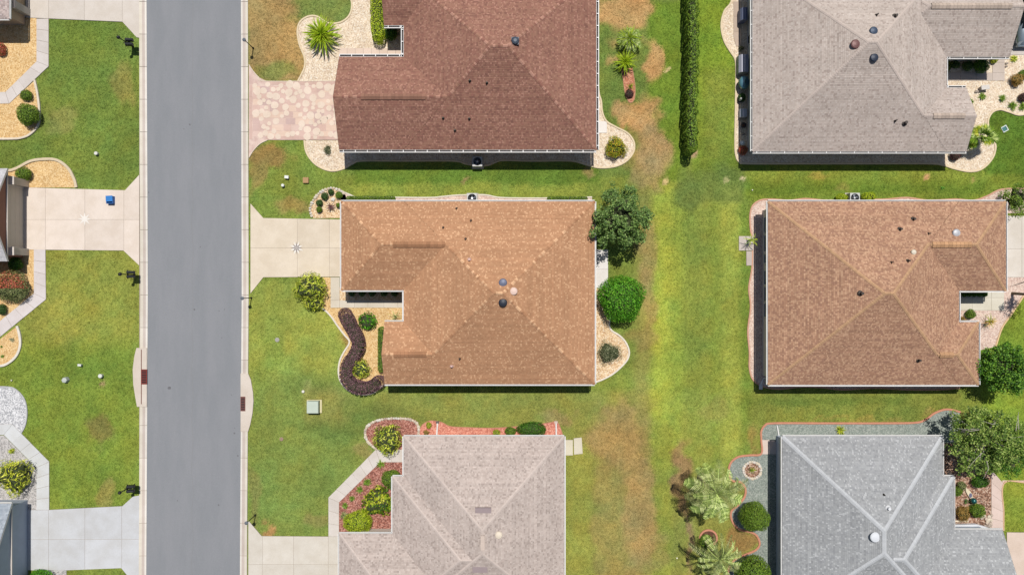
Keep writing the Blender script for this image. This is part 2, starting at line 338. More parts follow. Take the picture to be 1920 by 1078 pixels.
# slabs laid cell by cell
def clip(poly, ax, v, keep_hi):
    out = []; n = len(poly)
    for i in range(n):
        a, b = poly[i], poly[(i+1) % n]; ia = (a[ax] >= v) == keep_hi; ib = (b[ax] >= v) == keep_hi
        if ia: out.append(a)
        if ia != ib:
            t = (v-a[ax])/(b[ax]-a[ax]); out.append((a[0]+(b[0]-a[0])*t, a[1]+(b[1]-a[1])*t))
    return out
def shrink(poly, d):
    n = len(poly); cx = sum(p[0] for p in poly)/n; cy = sum(p[1] for p in poly)/n; o = []
    for p in poly:
        dx, dy = p[0]-cx, p[1]-cy
        o.append((p[0]-math.copysign(min(d, abs(dx)*.4), dx), p[1]-math.copysign(min(d, abs(dy)*.4), dy)))
    return o
def slabs(name, poly, xs, ys, col, jit=.035, gap=.24, z=.06, piece='slab', mat=None, base=True):
    root = struct(name, MB().prism(PL(poly), .0, z-.012), M_joint); EXCL.append(poly)
    xs = [-1e4]+list(xs)+[1e4]; ys = [-1e4]+list(ys)+[1e4]
    for x0, x1 in zip(xs, xs[1:]):
        for y0, y1 in zip(ys, ys[1:]):
            p = clip(clip(clip(clip(poly, 0, x0, True), 0, x1, False), 1, y0, True), 1, y1, False)
            if len(p) < 3: continue
            ar = abs(sum(p[i][0]*p[(i+1) % len(p)][1]-p[(i+1) % len(p)][0]*p[i][1] for i in range(len(p))))/2
            if ar < 6: continue
            t = 1+random.uniform(-jit, jit)
            obj(piece, MB().prism(PL(shrink(p, gap)), .01, z+random.uniform(0, .003), tuple(q*t for q in col)), mat or M_conc, root)
    return root
def strip(name, la, lb, counts, col, gap=.3, z=.055, jit=.035, piece='slab'):
    root = None
    la2, lb2 = la, lb
    root = struct(name, MB().sheet(PL(la)+PL(lb[::-1]), z-.018), M_joint); EXCL.append(la+lb[::-1])
    for i, n in enumerate(counts):
        for k in range(n):
            f = lambda P, t: (P[i][0]+(P[i+1][0]-P[i][0])*t, P[i][1]+(P[i+1][1]-P[i][1])*t)
            p = [f(la, k/n), f(la, (k+1)/n), f(lb, (k+1)/n), f(lb, k/n)]; t = 1+random.uniform(-jit, jit)
            obj(piece, MB().prism(PL(shrink(p, gap)), .01, z+random.uniform(0, .003), tuple(q*t for q in col)), M_conc, root)
    return root
CW = C(236, 222, 204); CWP = C(240, 226, 214); CG = C(214, 216, 220); CSW = C(224, 216, 212)
slabs('driveway', [(49,-170),(262,-170),(262,72),(257,71),(230,42),(92,36),(49,34)], [92,159,230], [-55], C(226,217,208))
slabs('driveway', [(20,351),(235,357),(262,328),(262,498),(232,470),(20,468)], [86,160,233], [412], CWP)
slabs('driveway', [(470,382),(494,409),(648,412),(648,519),(494,520),(470,550)], [558,618], [465], C(236,222,202))
slabs('driveway', [(466,975),(491,1004),(640,1005),(640,1190),(491,1190),(466,1210)], [493,551,616], [1057,1120], C(226,219,208))
slabs('driveway', [(0,955),(93,955),(230,948),(250,930),(262,928),(262,1105),(245,1085),(228,1064),(125,1068),(0,1068)], [92,160,229], [1010], CG)
slabs('driveway', [(1878,405),(2100,405),(2100,520),(1878,520)], [1915,1960,2010], [467], C(232,224,214))
slabs('driveway', [(1887,997),(2100,999),(2100,1200),(1887,1200)], [1990], [1090], C(236,216,202))
slabs('driveway', [(1880,-60),(2100,-60),(2100,104),(1880,104)], [1960,2020], [20], C(214,206,200))
# walkways
strip('walkway', [(92,36),(92,125),(18,195),(-60,196)], [(69,36),(69,116),(11,173),(-60,174)], [4,5,3], CSW)
strip('walkway', [(86,468),(87,561),(-40,665)], [(64,468),(64,550),(-40,635)], [4,6], C(230,222,222))
strip('walkway', [(-40,795),(24,795),(93,865),(93,955)], [(-40,815),(8,815),(69,876),(69,955)], [2,4,4], C(222,224,226))
strip('walkway', [(757,842),(705,842),(616,932),(616,1005)], [(757,866),(713,866),(636,941),(636,1005)], [2,6,3], C(228,220,214))
slabs('walkway', [(620,520),(637,520),(637,563),(770,563),(770,577),(620,577)], [637,665,690,720,746], [563], C(228,218,202))
strip('walkway', [(636,104),(757,104)], [(636,91),(757,91)], [8], C(240,218,202))
slabs('walkway', [(1860,100),(1883,100),(1883,152),(1775,152),(1775,137),(1860,137)], [1800,1830,1860], [118,137], C(214,200,190))
slabs('walkway', [(1798,545),(1882,545),(1882,582),(1798,582)], [1822,1858], [558], C(228,222,206))
strip('walkway', [(1880,905),(1880,994)], [(1858,880),(1858,994)], [5], C(234,212,202))
slabs('patio', [(1106,468),(1140,468),(1140,540),(1106,540)], [], [505], C(246,242,240))
slabs('patio', [(1106,228),(1138,228),(1138,250),(1106,250)], [], [], C(250,244,240))
slabs('stepping_pad', [(1058,824),(1074,824),(1074,853),(1058,853)], [], [], C(226,218,196), z=.08)
slabs('stepping_pad', [(1075.5,821),(1090.5,819.5),(1092.5,850),(1076,851.5)], [], [], C(230,222,202), z=.08)
slabs('stepping_pad', [(1385,443),(1399,443),(1412,443),(1412,470),(1385,470)], [], [], C(216,206,200), z=.07)
slabs('stepping_pad', [(1399,471),(1413,471),(1413,498),(1399,498)], [], [], C(206,194,188), z=.06)
slabs('stepping_pad', [(1427,824),(1452,824),(1452,827),(1441,851),(1427,851)], [], [], C(232,214,204), z=.08)
slabs('stepping_pad', [(1441,827),(1458,827),(1458,851),(1441,851)], [], [], C(214,204,200), z=.07)
slabs('patio', [(1375,4),(1390,4),(1390,88),(1380,88),(1375,70)], [], [32,60], C(206,186,170))
# ---------------------------------------------------------------- paver drive with round cobbles (pink)
def cobble_drive():
    poly = [(467,122),(474,133),(486,146),(500,153),(650,152),(650,263),(502,263),(488,270),(476,282),(467,296)]
    root = struct('driveway', MB().prism(PL(poly), 0, .048), material('pink_paving', C(238,214,201), .9, var=C(216,186,176), scale=1.6, fine=(16,.93,1.06), bump=.004))
    EXCL.append(poly); inner = (474, 162, 634, 257)
    cols = [C(232,204,192), C(220,190,181), C(240,212,194), C(228,196,184), C(216,188,182)]
    y = inner[1]; r = 0
    while y < inner[3]:                       # big worn flags between the rounds
        x = inner[0]
        while x < inner[2]:
            w = random.choice((14, 18, 22, 26)); h = 12
            x1 = min(x+w, inner[2]); y1 = min(y+h, inner[3])
            if x1-x > 4: obj('flag', MB().prism(PL([(x+.3,y+.3),(x1-.3,y+.3),(x1-.3,y1-.3),(x+.3,y1-.3)]), .02, .054+random.uniform(0,.002), random.choice(cols)), M_conc, root)
            x = x1
        y += 12; r += 1
    pts = []; tries = 0                       # round pale stones in loose clusters
    while len(pts) < 88 and tries < 6000:
        tries += 1; x = random.uniform(478, 632); y = random.uniform(158, 258); rr = random.choice((4.2, 5, 5.6, 6.6, 7.2, 7.6))
        if vnoise(np.array([x]), np.array([y]), 22, 31)[0] < .36: continue
        if all(math.hypot(x-a, y-b) > (rr+c)*.82 for a, b, c in pts): pts.append((x, y, rr))
    for i, (x, y, rr) in enumerate(pts):
        cx, cy = G(x, y); n = 14; t = random.uniform(.97, 1.04)
        pl = [(cx+rr*PX*(1+.07*math.sin(3*a+i))*math.cos(a), cy+rr*PX*(1+.07*math.sin(2*a+i))*math.sin(a)) for a in [2*math.pi*k/n for k in range(n)]]
        obj('round_paver', MB().prism(pl, .03, .062+(i % 5)*.0012, tuple(q*t for q in C(243,224,207)), .01), M_conc, root)
    for (x0, y0, x1, y1, n) in ((500,153.5,648,160.5,12), (500,256,648,262.5,12), (468,160,473.5,262,9)):
        for k in range(n):
            f0, f1 = k/n, (k+1)/n
            q = (x0+(x1-x0)*f0, y0, x0+(x1-x0)*f1, y1) if x1-x0 > y1-y0 else (x0, y0+(y1-y0)*f0, x1, y0+(y1-y0)*f1)
            obj('border_paver', MB().prism(PL([(q[0]+.2,q[1]+.2),(q[2]-.2,q[1]+.2),(q[2]-.2,q[3]-.2),(q[0]+.2,q[3]-.2)]), .02, .0565, shade(C(222,190,178), random.uniform(.95,1.03))), M_conc, root)
    mb = MB(); e = spline(poly[:5]+[(650,152)], 4); e2 = spline(poly[6:], 4)
    for E in (e[:-1], e2): mb = ribbon(E, .06, 0, .07, C(246,232,210), mb)
    obj('border', mb, M_edge, root)
def ribbon(pts, w, z0, z1, col, mb=None, jitter=0):
    """swept bar along pixel points; w in metres"""
    mb = mb or MB(); P = [Vector((*G(*p), 0)) for p in pts]; n = len(P); o = len(mb.v)
    for i, p in enumerate(P):
        d = (P[min(i+1, n-1)]-P[max(i-1, 0)]); d = d.normalized() if d.length > 1e-6 else Vector((1, 0, 0))
        s = Vector((-d.y, d.x, 0))*(w/2)*(1+random.uniform(-jitter, jitter)); b = s*.65
        mb.v += [tuple(p+s+Vector((0,0,z0))), tuple(p+s+Vector((0,0,z1-.02))), tuple(p+b+Vector((0,0,z1))), tuple(p-b+Vector((0,0,z1))), tuple(p-s+Vector((0,0,z1-.02))), tuple(p-s+Vector((0,0,z0)))]
    for i in range(n-1):
        for k in range(5): mb.f.append((o+i*6+k, o+i*6+k+1, o+i*6+6+k+1, o+i*6+6+k)[::-1]); mb.c.append(col)
    for q in (0, n-1): mb.f.append(tuple(o+q*6+k for k in range(6))); mb.c.append(col)
    return mb
cobble_drive()
# ---------------------------------------------------------------- beds
def bed(name, edge, rest, mat, ecol=None, w=.14, h=.09, z=.03, extra_edges=()):
    e = spline(edge, 4) if edge else []
    EXCL.append(e+rest)
    root = struct(name, MB().sheet(PL(e+rest), z), mat)
    if ecol:
        obj('edging', ribbon(e, w, 0, h, ecol, jitter=.05), M_edge, root)
    return root
EW = C(248,238,222); ECR = C(244,224,190); ESAL = C(218,152,124)
bed('gravel_bed', [], [(-60,34),(69,34),(69,116),(11,173),(-60,174)], M_grv_gold)
bed('gravel_bed', [(66,151),(72,180),(75,212),(72,236),(58,252),(42,259),(20,261),(-60,261)], [(-60,196),(18,195)], M_grv_gold, C(240,226,206), .16, .14)
bed('gravel_bed', [(-60,316),(10,320),(30,317),(58,303),(85,299),(108,301),(128,315),(140,336),(144,352)], [(-60,352)], M_grv_gold, C(232,214,184), .2, .14)
bed('gravel_bed', [], [(-60,466),(64,466),(64,551),(-60,652)], M_grv_gold)
bed('gravel_bed', [(33,611),(38,628),(39,648),(31,668),(12,683),(-10,686),(-60,686)], [(-60,682)], M_grv_gold, C(244,236,222), .18, .14)
bed('gravel_bed', [(-60,725),(10,725),(30,730),(46,748),(51,772),(48,796),(40,812)], [(24,796),(-60,796)], M_grv_white, C(206,206,208), .1, .08)
bed('gravel_bed', [], [(-60,816),(8,816),(69,877),(69,957),(-60,957)], M_grv_grey)
bed('gravel_bed', [(88,1067),(125,1068)], [(125,1100),(60,1100)], M_grv_grey)
bed('gravel_bed', [(559,153),(571,128),(571,108),(562,85),(558,60),(563,42),(578,32),(595,32),(615,44),(635,44),(650,36),(658,24),(660,8),(656,-10),(650,-60)], [(780,-60),(780,91),(650,91),(650,153)], M_grv_cream, ECR, .13)
bed('gravel_bed', [(571,264),(574,284),(585,302),(602,315),(624,321),(646,316),(662,307),(680,302),(760,302),(850,302),(872,307),(895,311),(915,310),(930,304),(945,301),(1000,302),(1070,302),(1098,309),(1125,315),(1155,312),(1176,301),(1188,284),(1188,266),(1176,250),(1155,239),(1137,228),(1129,210),(1127,190),(1122,168),(1121,100),(1121,-60)], [(1090,-60),(1090,262)], M_grv_cream, ECR, .13)
b_ring = bed('gravel_bed', [(588,409),(582,400),(583,385),(592,368),(606,356),(622,352),(638,357),(648,366)], [(660,409)], M_grv_tan)
bed('gravel_bed', [(640,358),(655,365),(670,370),(700,370),(800,371),(830,369),(850,367),(870,366),(910,366),(940,371),(1010,372),(1060,371),(1110,370)], [(1110,392),(640,392)], M_grv_pink, EW, .11, .08)
bed('gravel_bed', [(590,574),(606,579),(620,592),(634,612),(648,630),(655,638),(654,646),(645,660),(637,678),(635,700),(641,718),(655,732),(676,739),(700,736),(715,724),(728,721)], [(780,700),(780,577),(620,577),(620,520),(606,520),(598,550)], M_grv_gold, EW, .13)
bed('gravel_bed', [(1146,590),(1143,600),(1142,610),(1147,620),(1160,628),(1172,640),(1179,656),(1178,670),(1168,684),(1150,700),(1130,711),(1108,719)], [(1095,719),(1095,540),(1140,540)], M_grv_tan, EW, .13)
bed('gravel_bed', [], [(637,538),(770,538),(770,564),(637,564)], M_grv_tan)
b_rock = bed('mulch_bed', [(706,842),(688,826),(684,808),(692,794),(710,786),(735,783),(765,783),(782,790),(786,802),(786,814)], [(786,830),(757,842)], M_mulch)
bed('mulch_bed', [(786,808),(792,796),(805,789),(818,789),(830,792),(845,799),(880,801),(920,802),(960,800),(1000,796),(1030,792),(1044,790),(1050,800),(1056,818)], [(1056,830),(786,830)], M_mulch_p, C(206,150,120), .06, .05)
bed('mulch_bed', [], [(713,866),(770,866),(770,1000),(636,1000),(636,941)], M_mulch)
bed('mulch_bed', [(1165,128),(1168,150),(1172,176),(1180,193),(1189,188),(1191,165),(1187,135)], [(1186,128)], gravel('pink_mulch', [C(196,130,98), C(176,112,88), C(214,156,126)], 14), C(200,160,120), .05, .05)
bed('gravel_bed', [(1374,-60),(1372,0),(1358,22),(1352,48),(1357,76),(1368,96),(1378,112),(1380,135),(1379,200),(1378,270),(1380,293),(1386,304),(1400,307),(1500,307),(1620,307),(1740,307),(1768,310),(1790,317),(1820,322),(1842,316),(1860,297),(1866,276),(1861,262),(1854,245),(1852,226),(1860,211),(1874,206),(1890,210),(1908,216),(1925,214),(1960,206)], [(2060,190),(2060,104),(1800,104),(1700,250),(1450,250),(1450,-60)], M_grv_cream, ECR, .14)
bed('paver_border', [(2000,352),(1930,354),(1895,354),(1872,357),(1850,368),(1825,376),(1790,374),(1740,376),(1700,371),(1660,374),(1610,375),(1550,376),(1510,373),(1480,376),(1445,374),(1425,376),(1411,386),(1406,404),(1407,430),(1410,450),(1410,498),(1404,540),(1407,575),(1402,620),(1405,660),(1405,690),(1412,712),(1430,724),(1460,729),(1500,725),(1540,726),(1580,730),(1640,727),(1700,730),(1760,730),(1800,727)], [(1800,700),(1500,700),(1500,400),(2000,400)], M_grv_pink, C(226,176,150), .12, .07)
bed('gravel_bed', [(1960,500),(1935,530),(1915,560),(1895,590),(1878,615),(1866,650)], [(1820,660),(1790,620),(1790,540),(1885,540),(1885,518),(1960,518)], M_grv_pink, C(240,206,160), .12)
bed('gravel_bed', [(1800,772),(1775,767),(1752,774),(1735,786),(1715,792),(1650,793),(1540,793),(1450,793),(1434,797),(1427,808),(1427,824),(1427,850),(1405,853),(1384,856),(1370,867),(1366,884),(1372,900),(1388,903),(1397,914),(1396,930),(1384,946),(1371,958),(1372,975),(1385,991),(1405,996),(1418,1003),(1424,1018),(1417,1030),(1395,1040),(1376,1050),(1365,1075),(1365,1150)], [(1500,1150),(1500,830),(1800,830)], M_grv_teal, ESAL, .15, .09)
bed('mulch_bed', [], [(1770,830),(1858,830),(1858,994),(1770,994)], M_bark)
bed('paver_border', [(1930,905),(1882,905),(1881,960),(1881,994)], [(1879,994),(1879,900),(1930,900)], M_grv_pink, C(236,196,160), .1)
cx, cy = G(1328, 1008)
bed('mulch_bed', [(1328+16*math.cos(t), 1008+15*math.sin(t)) for t in np.linspace(0, 6.283, 13)], [], M_soil, ESAL, .14, .1)
# ---------------------------------------------------------------- stones
def rock_mesh(seed):
    rr = random.Random(seed); import bmesh
    bm = bmesh.new(); bmesh.ops.create_icosphere(bm, subdivisions=1, radius=1)
    for v in bm.verts: v.co *= rr.uniform(.75, 1.15)
    me = bpy.data.meshes.new('stone'); bm.to_mesh(me); bm.free()
    at = me.attributes.new('Tint', 'FLOAT_COLOR', 'FACE'); a = np.ones((len(me.polygons), 4), np.float32)
    a[:, :3] = [c for c in (C(244,230,208), C(236,216,196), C(214,196,180), C(190,176,164), C(248,240,230))][seed % 5]; at.data.foreach_set('color', a.ravel())
    me.materials.append(M_stone); return me
ROCKS = [rock_mesh(i) for i in range(10)]
def stones(pts, parent, r, cols=(0, 1, 4), flat=.6, z=.03, elong=1.0):
    for i, (x, y) in enumerate(pts):
        m = ROCKS[random.choice(cols)+5*random.randint(0, 1)]; o = bpy.data.objects.new('stone', m); link(o, parent)
        gx, gy = G(x, y); w = WL[parent.name] if parent else (0, 0, 0)
        o.location = (gx-w[0], gy-w[1], z+r*PX*flat*.3-w[2]); s = r*PX*random.uniform(.8, 1.2)
        a = math.atan2(-(pts[min(i+1, len(pts)-1)][1]-pts[max(i-1, 0)][1]), pts[min(i+1, len(pts)-1)][0]-pts[max(i-1, 0)][0])
        o.scale = (s*elong, s, s*flat); o.rotation_euler = (0, 0, a+random.uniform(-.3, .3))
def along(pts, step):
    e = spline(pts, 1); out = [e[0]]; acc = 0
    for a, b in zip(e, e[1:]):
        acc += math.hypot(b[0]-a[0], b[1]-a[1])
        if acc >= step: out.append(b); acc = 0
    return out
stones(along([(585,405),(582,396),(584,384),(593,369),(606,358),(622,353),(637,357),(646,364)], 4.6), b_ring, 3.4, (0, 4), .8, elong=.85)
stones(along([(706,842),(689,826),(685,808),(693,795),(711,787),(735,784),(763,785),(780,791),(785,802),(785,813)], 4.0), b_rock, 3.2, (0, 1, 2, 4), .7)
# ---------------------------------------------------------------- houses
H_WIDE = [None]; CAPW = [None]
class House:
    def __init__(s, label, blocks, pitch, palette, capcol, cx, cy, eave=2.42, over=.4, name='house', wallcol=(1,1,1)):
        av = tuple(sum(c[i]*w for c, w in palette) for i in range(3)); sq = .66
        palette = [(tuple(a+(q-a)*sq for q, a in zip(c, av)), w) for c, w in palette]
        if capcol is CAPW[0]: H_WIDE[0] = palette
        s.B = []; s.p = pitch; s.EZ = eave; s.over = over; s.pal = palette; s.wallcol = wallcol
        x, y = G(cx, cy); s.root = thing(name, label, 'house', (x, y, 0), 'single storey houses seen from above')
        for b in blocks:
            x0, y1 = A(b[0], b[1], eave); x1, y0 = A(b[2], b[3], eave)
            s.B.append((x0, y0, x1, y1, b[4]))
        s.capcol = capcol
        s.lt = max(palette, key=lambda q: sum(q[0]))[0]
        s.roof()
    def zb(s, b, x, y):
        x0, y0, x1, y1, k = b
        if x < x0-1e-6 or x > x1+1e-6 or y < y0-1e-6 or y > y1+1e-6: return -9
        d = [y-y0, y1-y]
        if 'w' not in k: d.append(x-x0)
        if 'e' not in k: d.append(x1-x)
        return s.EZ+s.p*min(d)
    def z(s, x, y): return max(s.zb(b, x, y) for b in s.B)
    def facets(s, b):
        """(origin, udir, vdir, Lfun(v), Rfun(v), vmax) in plan; u along the eave, v up the slope"""
        x0, y0, x1, y1, k = b; w, h = x1-x0, y1-y0; gw, ge = 'w' in k, 'e' in k; out = []
        hh = h/2 if (gw or ge or w >= h) else w/2
        a = 0 if gw else 1; c = 0 if ge else 1
        for (o, u, v) in (((x0, y0), (1, 0), (0, 1)), ((x0, y1), (1, 0), (0, -1))):
            out.append((o, u, v, lambda t, a=a: a*t, lambda t, c=c, w=w: w-c*t, hh))
        if not gw: out.append(((x0, y0), (0, 1), (1, 0), lambda t: t, lambda t, h=h: h-t, min(hh, h/2)))
        if not ge: out.append(((x1, y0), (0, 1), (-1, 0), lambda t: t, lambda t, h=h: h-t, min(hh, h/2)))
        return out
    def lines(s, b):
        x0, y0, x1, y1, k = b; w, h = x1-x0, y1-y0; gw, ge = 'w' in k, 'e' in k
        if gw or ge or w >= h:
            d = h/2; ym = (y0+y1)/2; a = (x0 if gw else x0+d, ym); c = (x1 if ge else x1-d, ym)
        else:
            d = w/2; xm = (x0+x1)/2; a = (xm, y0+d); c = (xm, y1-d)
        L = [(a, c, 'ridge')]
        if gw or ge or w >= h:
            if not gw: L += [((x0, y0), a, 'hip'), ((x0, y1), a, 'hip')]
            if not ge: L += [((x1, y0), c, 'hip'), ((x1, y1), c, 'hip')]
        else: L += [((x0, y0), a, 'hip'), ((x1, y0), a, 'hip'), ((x0, y1), c, 'hip'), ((x1, y1), c, 'hip')]
        return L
    def pick(s):
        r = random.random(); acc = 0
        for c, w in s.pal:
            acc += w
            if r < acc: s.last = c; t = random.uniform(.95, 1.05); return tuple(q*t for q in c)
        return s.pal[-1][0]
    def roof(s):
        p = s.p; ST = .105
        base = MB(); tabs = MB(); walls = MB(); RK = []; sof = MB()
        for bi, b in enumerate(s.B):
            x0, y0, x1, y1, k = b; dz = .012+.005*bi
            for (o, u, v, Lf, Rf, vm) in s.facets(b):
                P = [(Lf(0), 0), (Rf(0), 0), (Rf(vm), vm), (Lf(vm), vm)]
                base.add([(o[0]+u[0]*a+v[0]*t, o[1]+u[1]*a+v[1]*t, s.EZ+p*t-dz) for a, t in P], [(0, 1, 2, 3)], s.pal[0][0])
                nrow = int(vm/ST); 
                for r in range(nrow+1):
                    v0 = r*ST; v1 = min(v0+ST, vm); rk = random.uniform(.93, 1.06)
                    if v1-v0 < .01: continue
                    l0, r0, l1, r1 = Lf(v0), Rf(v0), Lf(v1), Rf(v1); a = min(l0, l1)-random.uniform(0, .3); pk = s.pick()
                    while a < max(r0, r1):
                        pk = s.pick(); wd = random.choice((.07, .1)) if s.last == s.lt else random.choice((.07, .1, .14, .18)); c = a+wd
                        q = [(max(a, l0), v0), (min(c, r0), v0), (min(c, r1), v1), (max(a, l1), v1)]
                        if q[1][0] > q[0][0]+.005 or q[2][0] > q[3][0]+.005:
                            if q[1][0] < q[0][0]: q[0] = q[1] = ((q[0][0]+q[1][0])/2, v0)
                            if q[2][0] < q[3][0]: q[2] = q[3] = ((q[2][0]+q[3][0])/2, v1)
                            mu = sum(t[0] for t in q)/4; mv = (v0+v1)/2
                            mx, my = o[0]+u[0]*mu+v[0]*mv, o[1]+u[1]*mu+v[1]*mv; zz = s.EZ+p*mv
                            hid = False
                            for bj, b2 in enumerate(s.B):
                                z2 = s.zb(b2, mx, my)
                                if z2 > zz+.12 or (bj < bi and abs(z2-zz) < 1e-3): hid = True
                            if not hid:
                                zl = (.016, .016, .004, .004); vs = [(o[0]+u[0]*t[0]+v[0]*t[1], o[1]+u[1]*t[0]+v[1]*t[1], s.EZ+p*t[1]+l) for t, l in zip(q, zl)]
                                vs += [(vs[0][0], vs[0][1], vs[0][2]-.016), (vs[1][0], vs[1][1], vs[1][2]-.016)]
                                tabs.add(vs, [(0, 1, 2, 3), (0, 4, 5, 1)], shade(pk, rk))
                        a = c
            ins = s.over+.003*bi; wx0 = x0+ins; wx1 = x1-ins; wy0 = y0+ins; wy1 = y1-ins
            walls.box(wx0, wy0, -.02, wx1, wy1, s.EZ-.1, s.wallcol)
            g = .02+.003*bi
            sof.box(x0+g, y0+g, s.EZ-.10-.004*bi, x1-g, y1-g, s.EZ-.04-.004*bi, C(228,220,210))
            ym = (y0+y1)/2; zr = s.EZ+p*(y1-y0)/2
            for side, xx in (('w', x0+.12), ('e', x1-.12)):
                if side in k:
                    walls.add([(xx, y0+.15, s.EZ-.05), (xx, y1-.15, s.EZ-.05), (xx, ym, zr-.12)], [(0, 1, 2)], s.wallcol)
                    xr = x0-.012 if side == 'w' else x1+.012
                    for ya in (y0, y1):
                        fas = MB(); RK.append(fas); fas.add([(xr, ya, s.EZ-.14), (xr, ym, zr-.14), (xr, ym, zr+.0), (xr, ya, s.EZ+.0)], [(0, 1, 2, 3)], C(248,244,240))
        s.base = obj('roof', base, M_shing, s.root)
        obj('shingles', tabs, M_shing, s.base, kind='stuff')
        s.wall = obj('wall', walls, M_wall, s.root)
        obj('soffit', sof, M_tinted, s.root)
        for fas in RK: obj('rake_board', fas, M_tinted, s.base)
        for b in s.B:                         # caps over hips and ridges
            for (a, c, kd) in s.lines(b):
                A1 = Vector((a[0], a[1], s.zb(b, *a))); C1 = Vector((c[0], c[1], s.zb(b, *c))); D = C1-A1; Ln = D.length
                if Ln < .1: continue
                d = D/Ln; side = Vector((-d.y, d.x, 0)).normalized(); n = max(1, int(Ln/.15)); mb = MB(); hw = .145 if s.pal is H_WIDE[0] else .105
                drop = s.p*hw*(1 if kd == 'ridge' else .707)
                for i in range(n):
                    q0 = A1+d*(Ln*i/n); q1 = A1+d*(Ln*(i+1)/n+.02); m = (q0+q1)/2
                    if max([s.zb(o, m.x, m.y) for o in s.B if o is not b]+[-9]) > m.z-.04: continue
                    z0 = Vector((0, 0, .034)); z1 = Vector((0, 0, .022)); dn = Vector((0, 0, drop))
                    cc = s.capcol() if callable(s.capcol) else s.capcol
                    mb.add([q0+side*hw+z0-dn, q0+z0, q0-side*hw+z0-dn, q1+side*hw+z1-dn, q1+z1, q1-side*hw+z1-dn], [(0, 1, 4, 3), (1, 2, 5, 4)], cc)
                if mb.f: obj('ridge_caps' if kd == 'ridge' else 'hip_caps', mb, M_shing, s.base, kind='stuff')
    def hit(s, px, py):
        z = s.EZ+1
        for _ in range(30):
            x, y = A(px, py, z); zz = s.z(x, y)
            if zz < 0: zz = s.EZ
            z = .5*z+.5*zz
        return Vector((*A(px, py, z), z))
    def eave_gutter(s, x0, y0, x1, y1, hang=0.85, w=.15, col=None, open_=True):
        """white trough along an eave given in photo pixels at eave height, outside on the given side"""
        a = Vector((*A(x0, y0, s.EZ), 0)); b = Vector((*A(x1, y1, s.EZ), 0)); d = (b-a).normalized(); n = Vector((d.y, -d.x, 0)); L = (b-a).length
        zt = s.EZ+.005; zb_ = s.EZ-.12
        def bar(o0, o1, za, zb2, mb, l0=0, l1=L):
            P = [a+d*l0+n*o0, a+d*l1+n*o0, a+d*l1+n*o1, a+d*l0+n*o1]
            mb.prism([(p.x, p.y) for p in P], za, zb2)
        mb = MB(); bar(w-.045, w, zb_, zt, mb); bar(.012, .03, zb_, zt-.03, mb)
        g = obj('gutter', mb, M_metal_w, s.root)
        t = MB(); bar(.03, w-.045, zb_, zb_+.02, t); obj('trough', t, M_gutin if open_ else M_metal_w, g)
        if hang:
            k = MB(); q = .3
            while q < L: bar(.012, w-.046, zt-.02, zt+.004, k, q-.025, q+.025); q += hang
            obj('hangers', k, M_metal_w, g, kind='stuff')
        return g
    def ridge_vent(s, x0, y0, x1, y1, col):
        a, b = s.hit(x0, y0), s.hit(x1, y1); z = max(a.z, b.z)
        by = min(s.B, key=lambda q: abs((q[1]+q[3])/2-(a.y+b.y)/2)+abs(s.zb(q, (a.x+b.x)/2, (q[1]+q[3])/2)-z)*2)
        ym = (by[1]+by[3])/2; zr = s.EZ+s.p*(by[3]-by[1])/2
        mb = MB(); n = max(2, int(abs(b.x-a.x)/.25)); w = .2; dr = w*s.p
        for i in range(n):
            xa = a.x+(b.x-a.x)*i/n; xb = a.x+(b.x-a.x)*(i+1)/n; c = shade(col, random.uniform(.88, 1.1)); xb -= .012
            zt = zr+.085
            mb.add([(xa, ym-w, zt-dr), (xb, ym-w, zt-dr), (xb, ym, zt), (xa, ym, zt), (xb, ym+w, zt-dr), (xa, ym+w, zt-dr),
                    (xa, ym-w, zt-dr-.07), (xb, ym-w, zt-dr-.07), (xb, ym+w, zt-dr-.07), (xa, ym+w, zt-dr-.07)],
                   [(0, 1, 2, 3), (3, 2, 4, 5), (6, 7, 1, 0), (5, 4, 8, 9)], c)
        obj('ridge_vent', mb, M_shing, s.base)
    def pipe(s, px, py, r=.06, h=.28, col=(.03,.025,.02), label=None):
        p = s.hit(px, py); mb = MB().tube([p-Vector((0,0,.05)), p+Vector((0,0,h))], r, 10, col)
        mb.lathe([(r*2.2, -.03), (r*1.9, .03), (r*1.05, .06)], 10, p, col=tuple(q*.8 for q in col))
        o = obj('vent_pipe', mb, M_tinted, s.base)
        if label: o['label'] = label
    def dome(s, px, py, r, col, label, rough=None, h=.3, square=False):
        r *= .9
        p = s.hit(px, py-1); x, y = p.x, p.y
        r2 = r*PX; mb = MB()
        if square: mb.box(x-r2*.85, y-r2*.85, p.z-.1, x+r2*.85, y+r2*.85, p.z+.12, col); mb.lathe([(r2*.8, .12), (r2*.95, .16), (r2*.85, .24), (r2*.4, .28)], 8, p, col=tuple(q*.75 for q in col))
        else:
            mb.lathe([(r2*.7, -.2), (r2*.7, .06)], 16, p, col=tuple(q*.6 for q in col))
            mb.lathe([(r2*1.0, .05), (r2*1.04, .08), (r2*1.0, .11), (r2*.84, .15), (r2*.8, .145), (r2*.4, .175), (r2*.05, .185)], 18, p, col=col)
        o = obj('roof_vent', mb, M_ventm if rough is None else rough, s.base); o['label'] = label
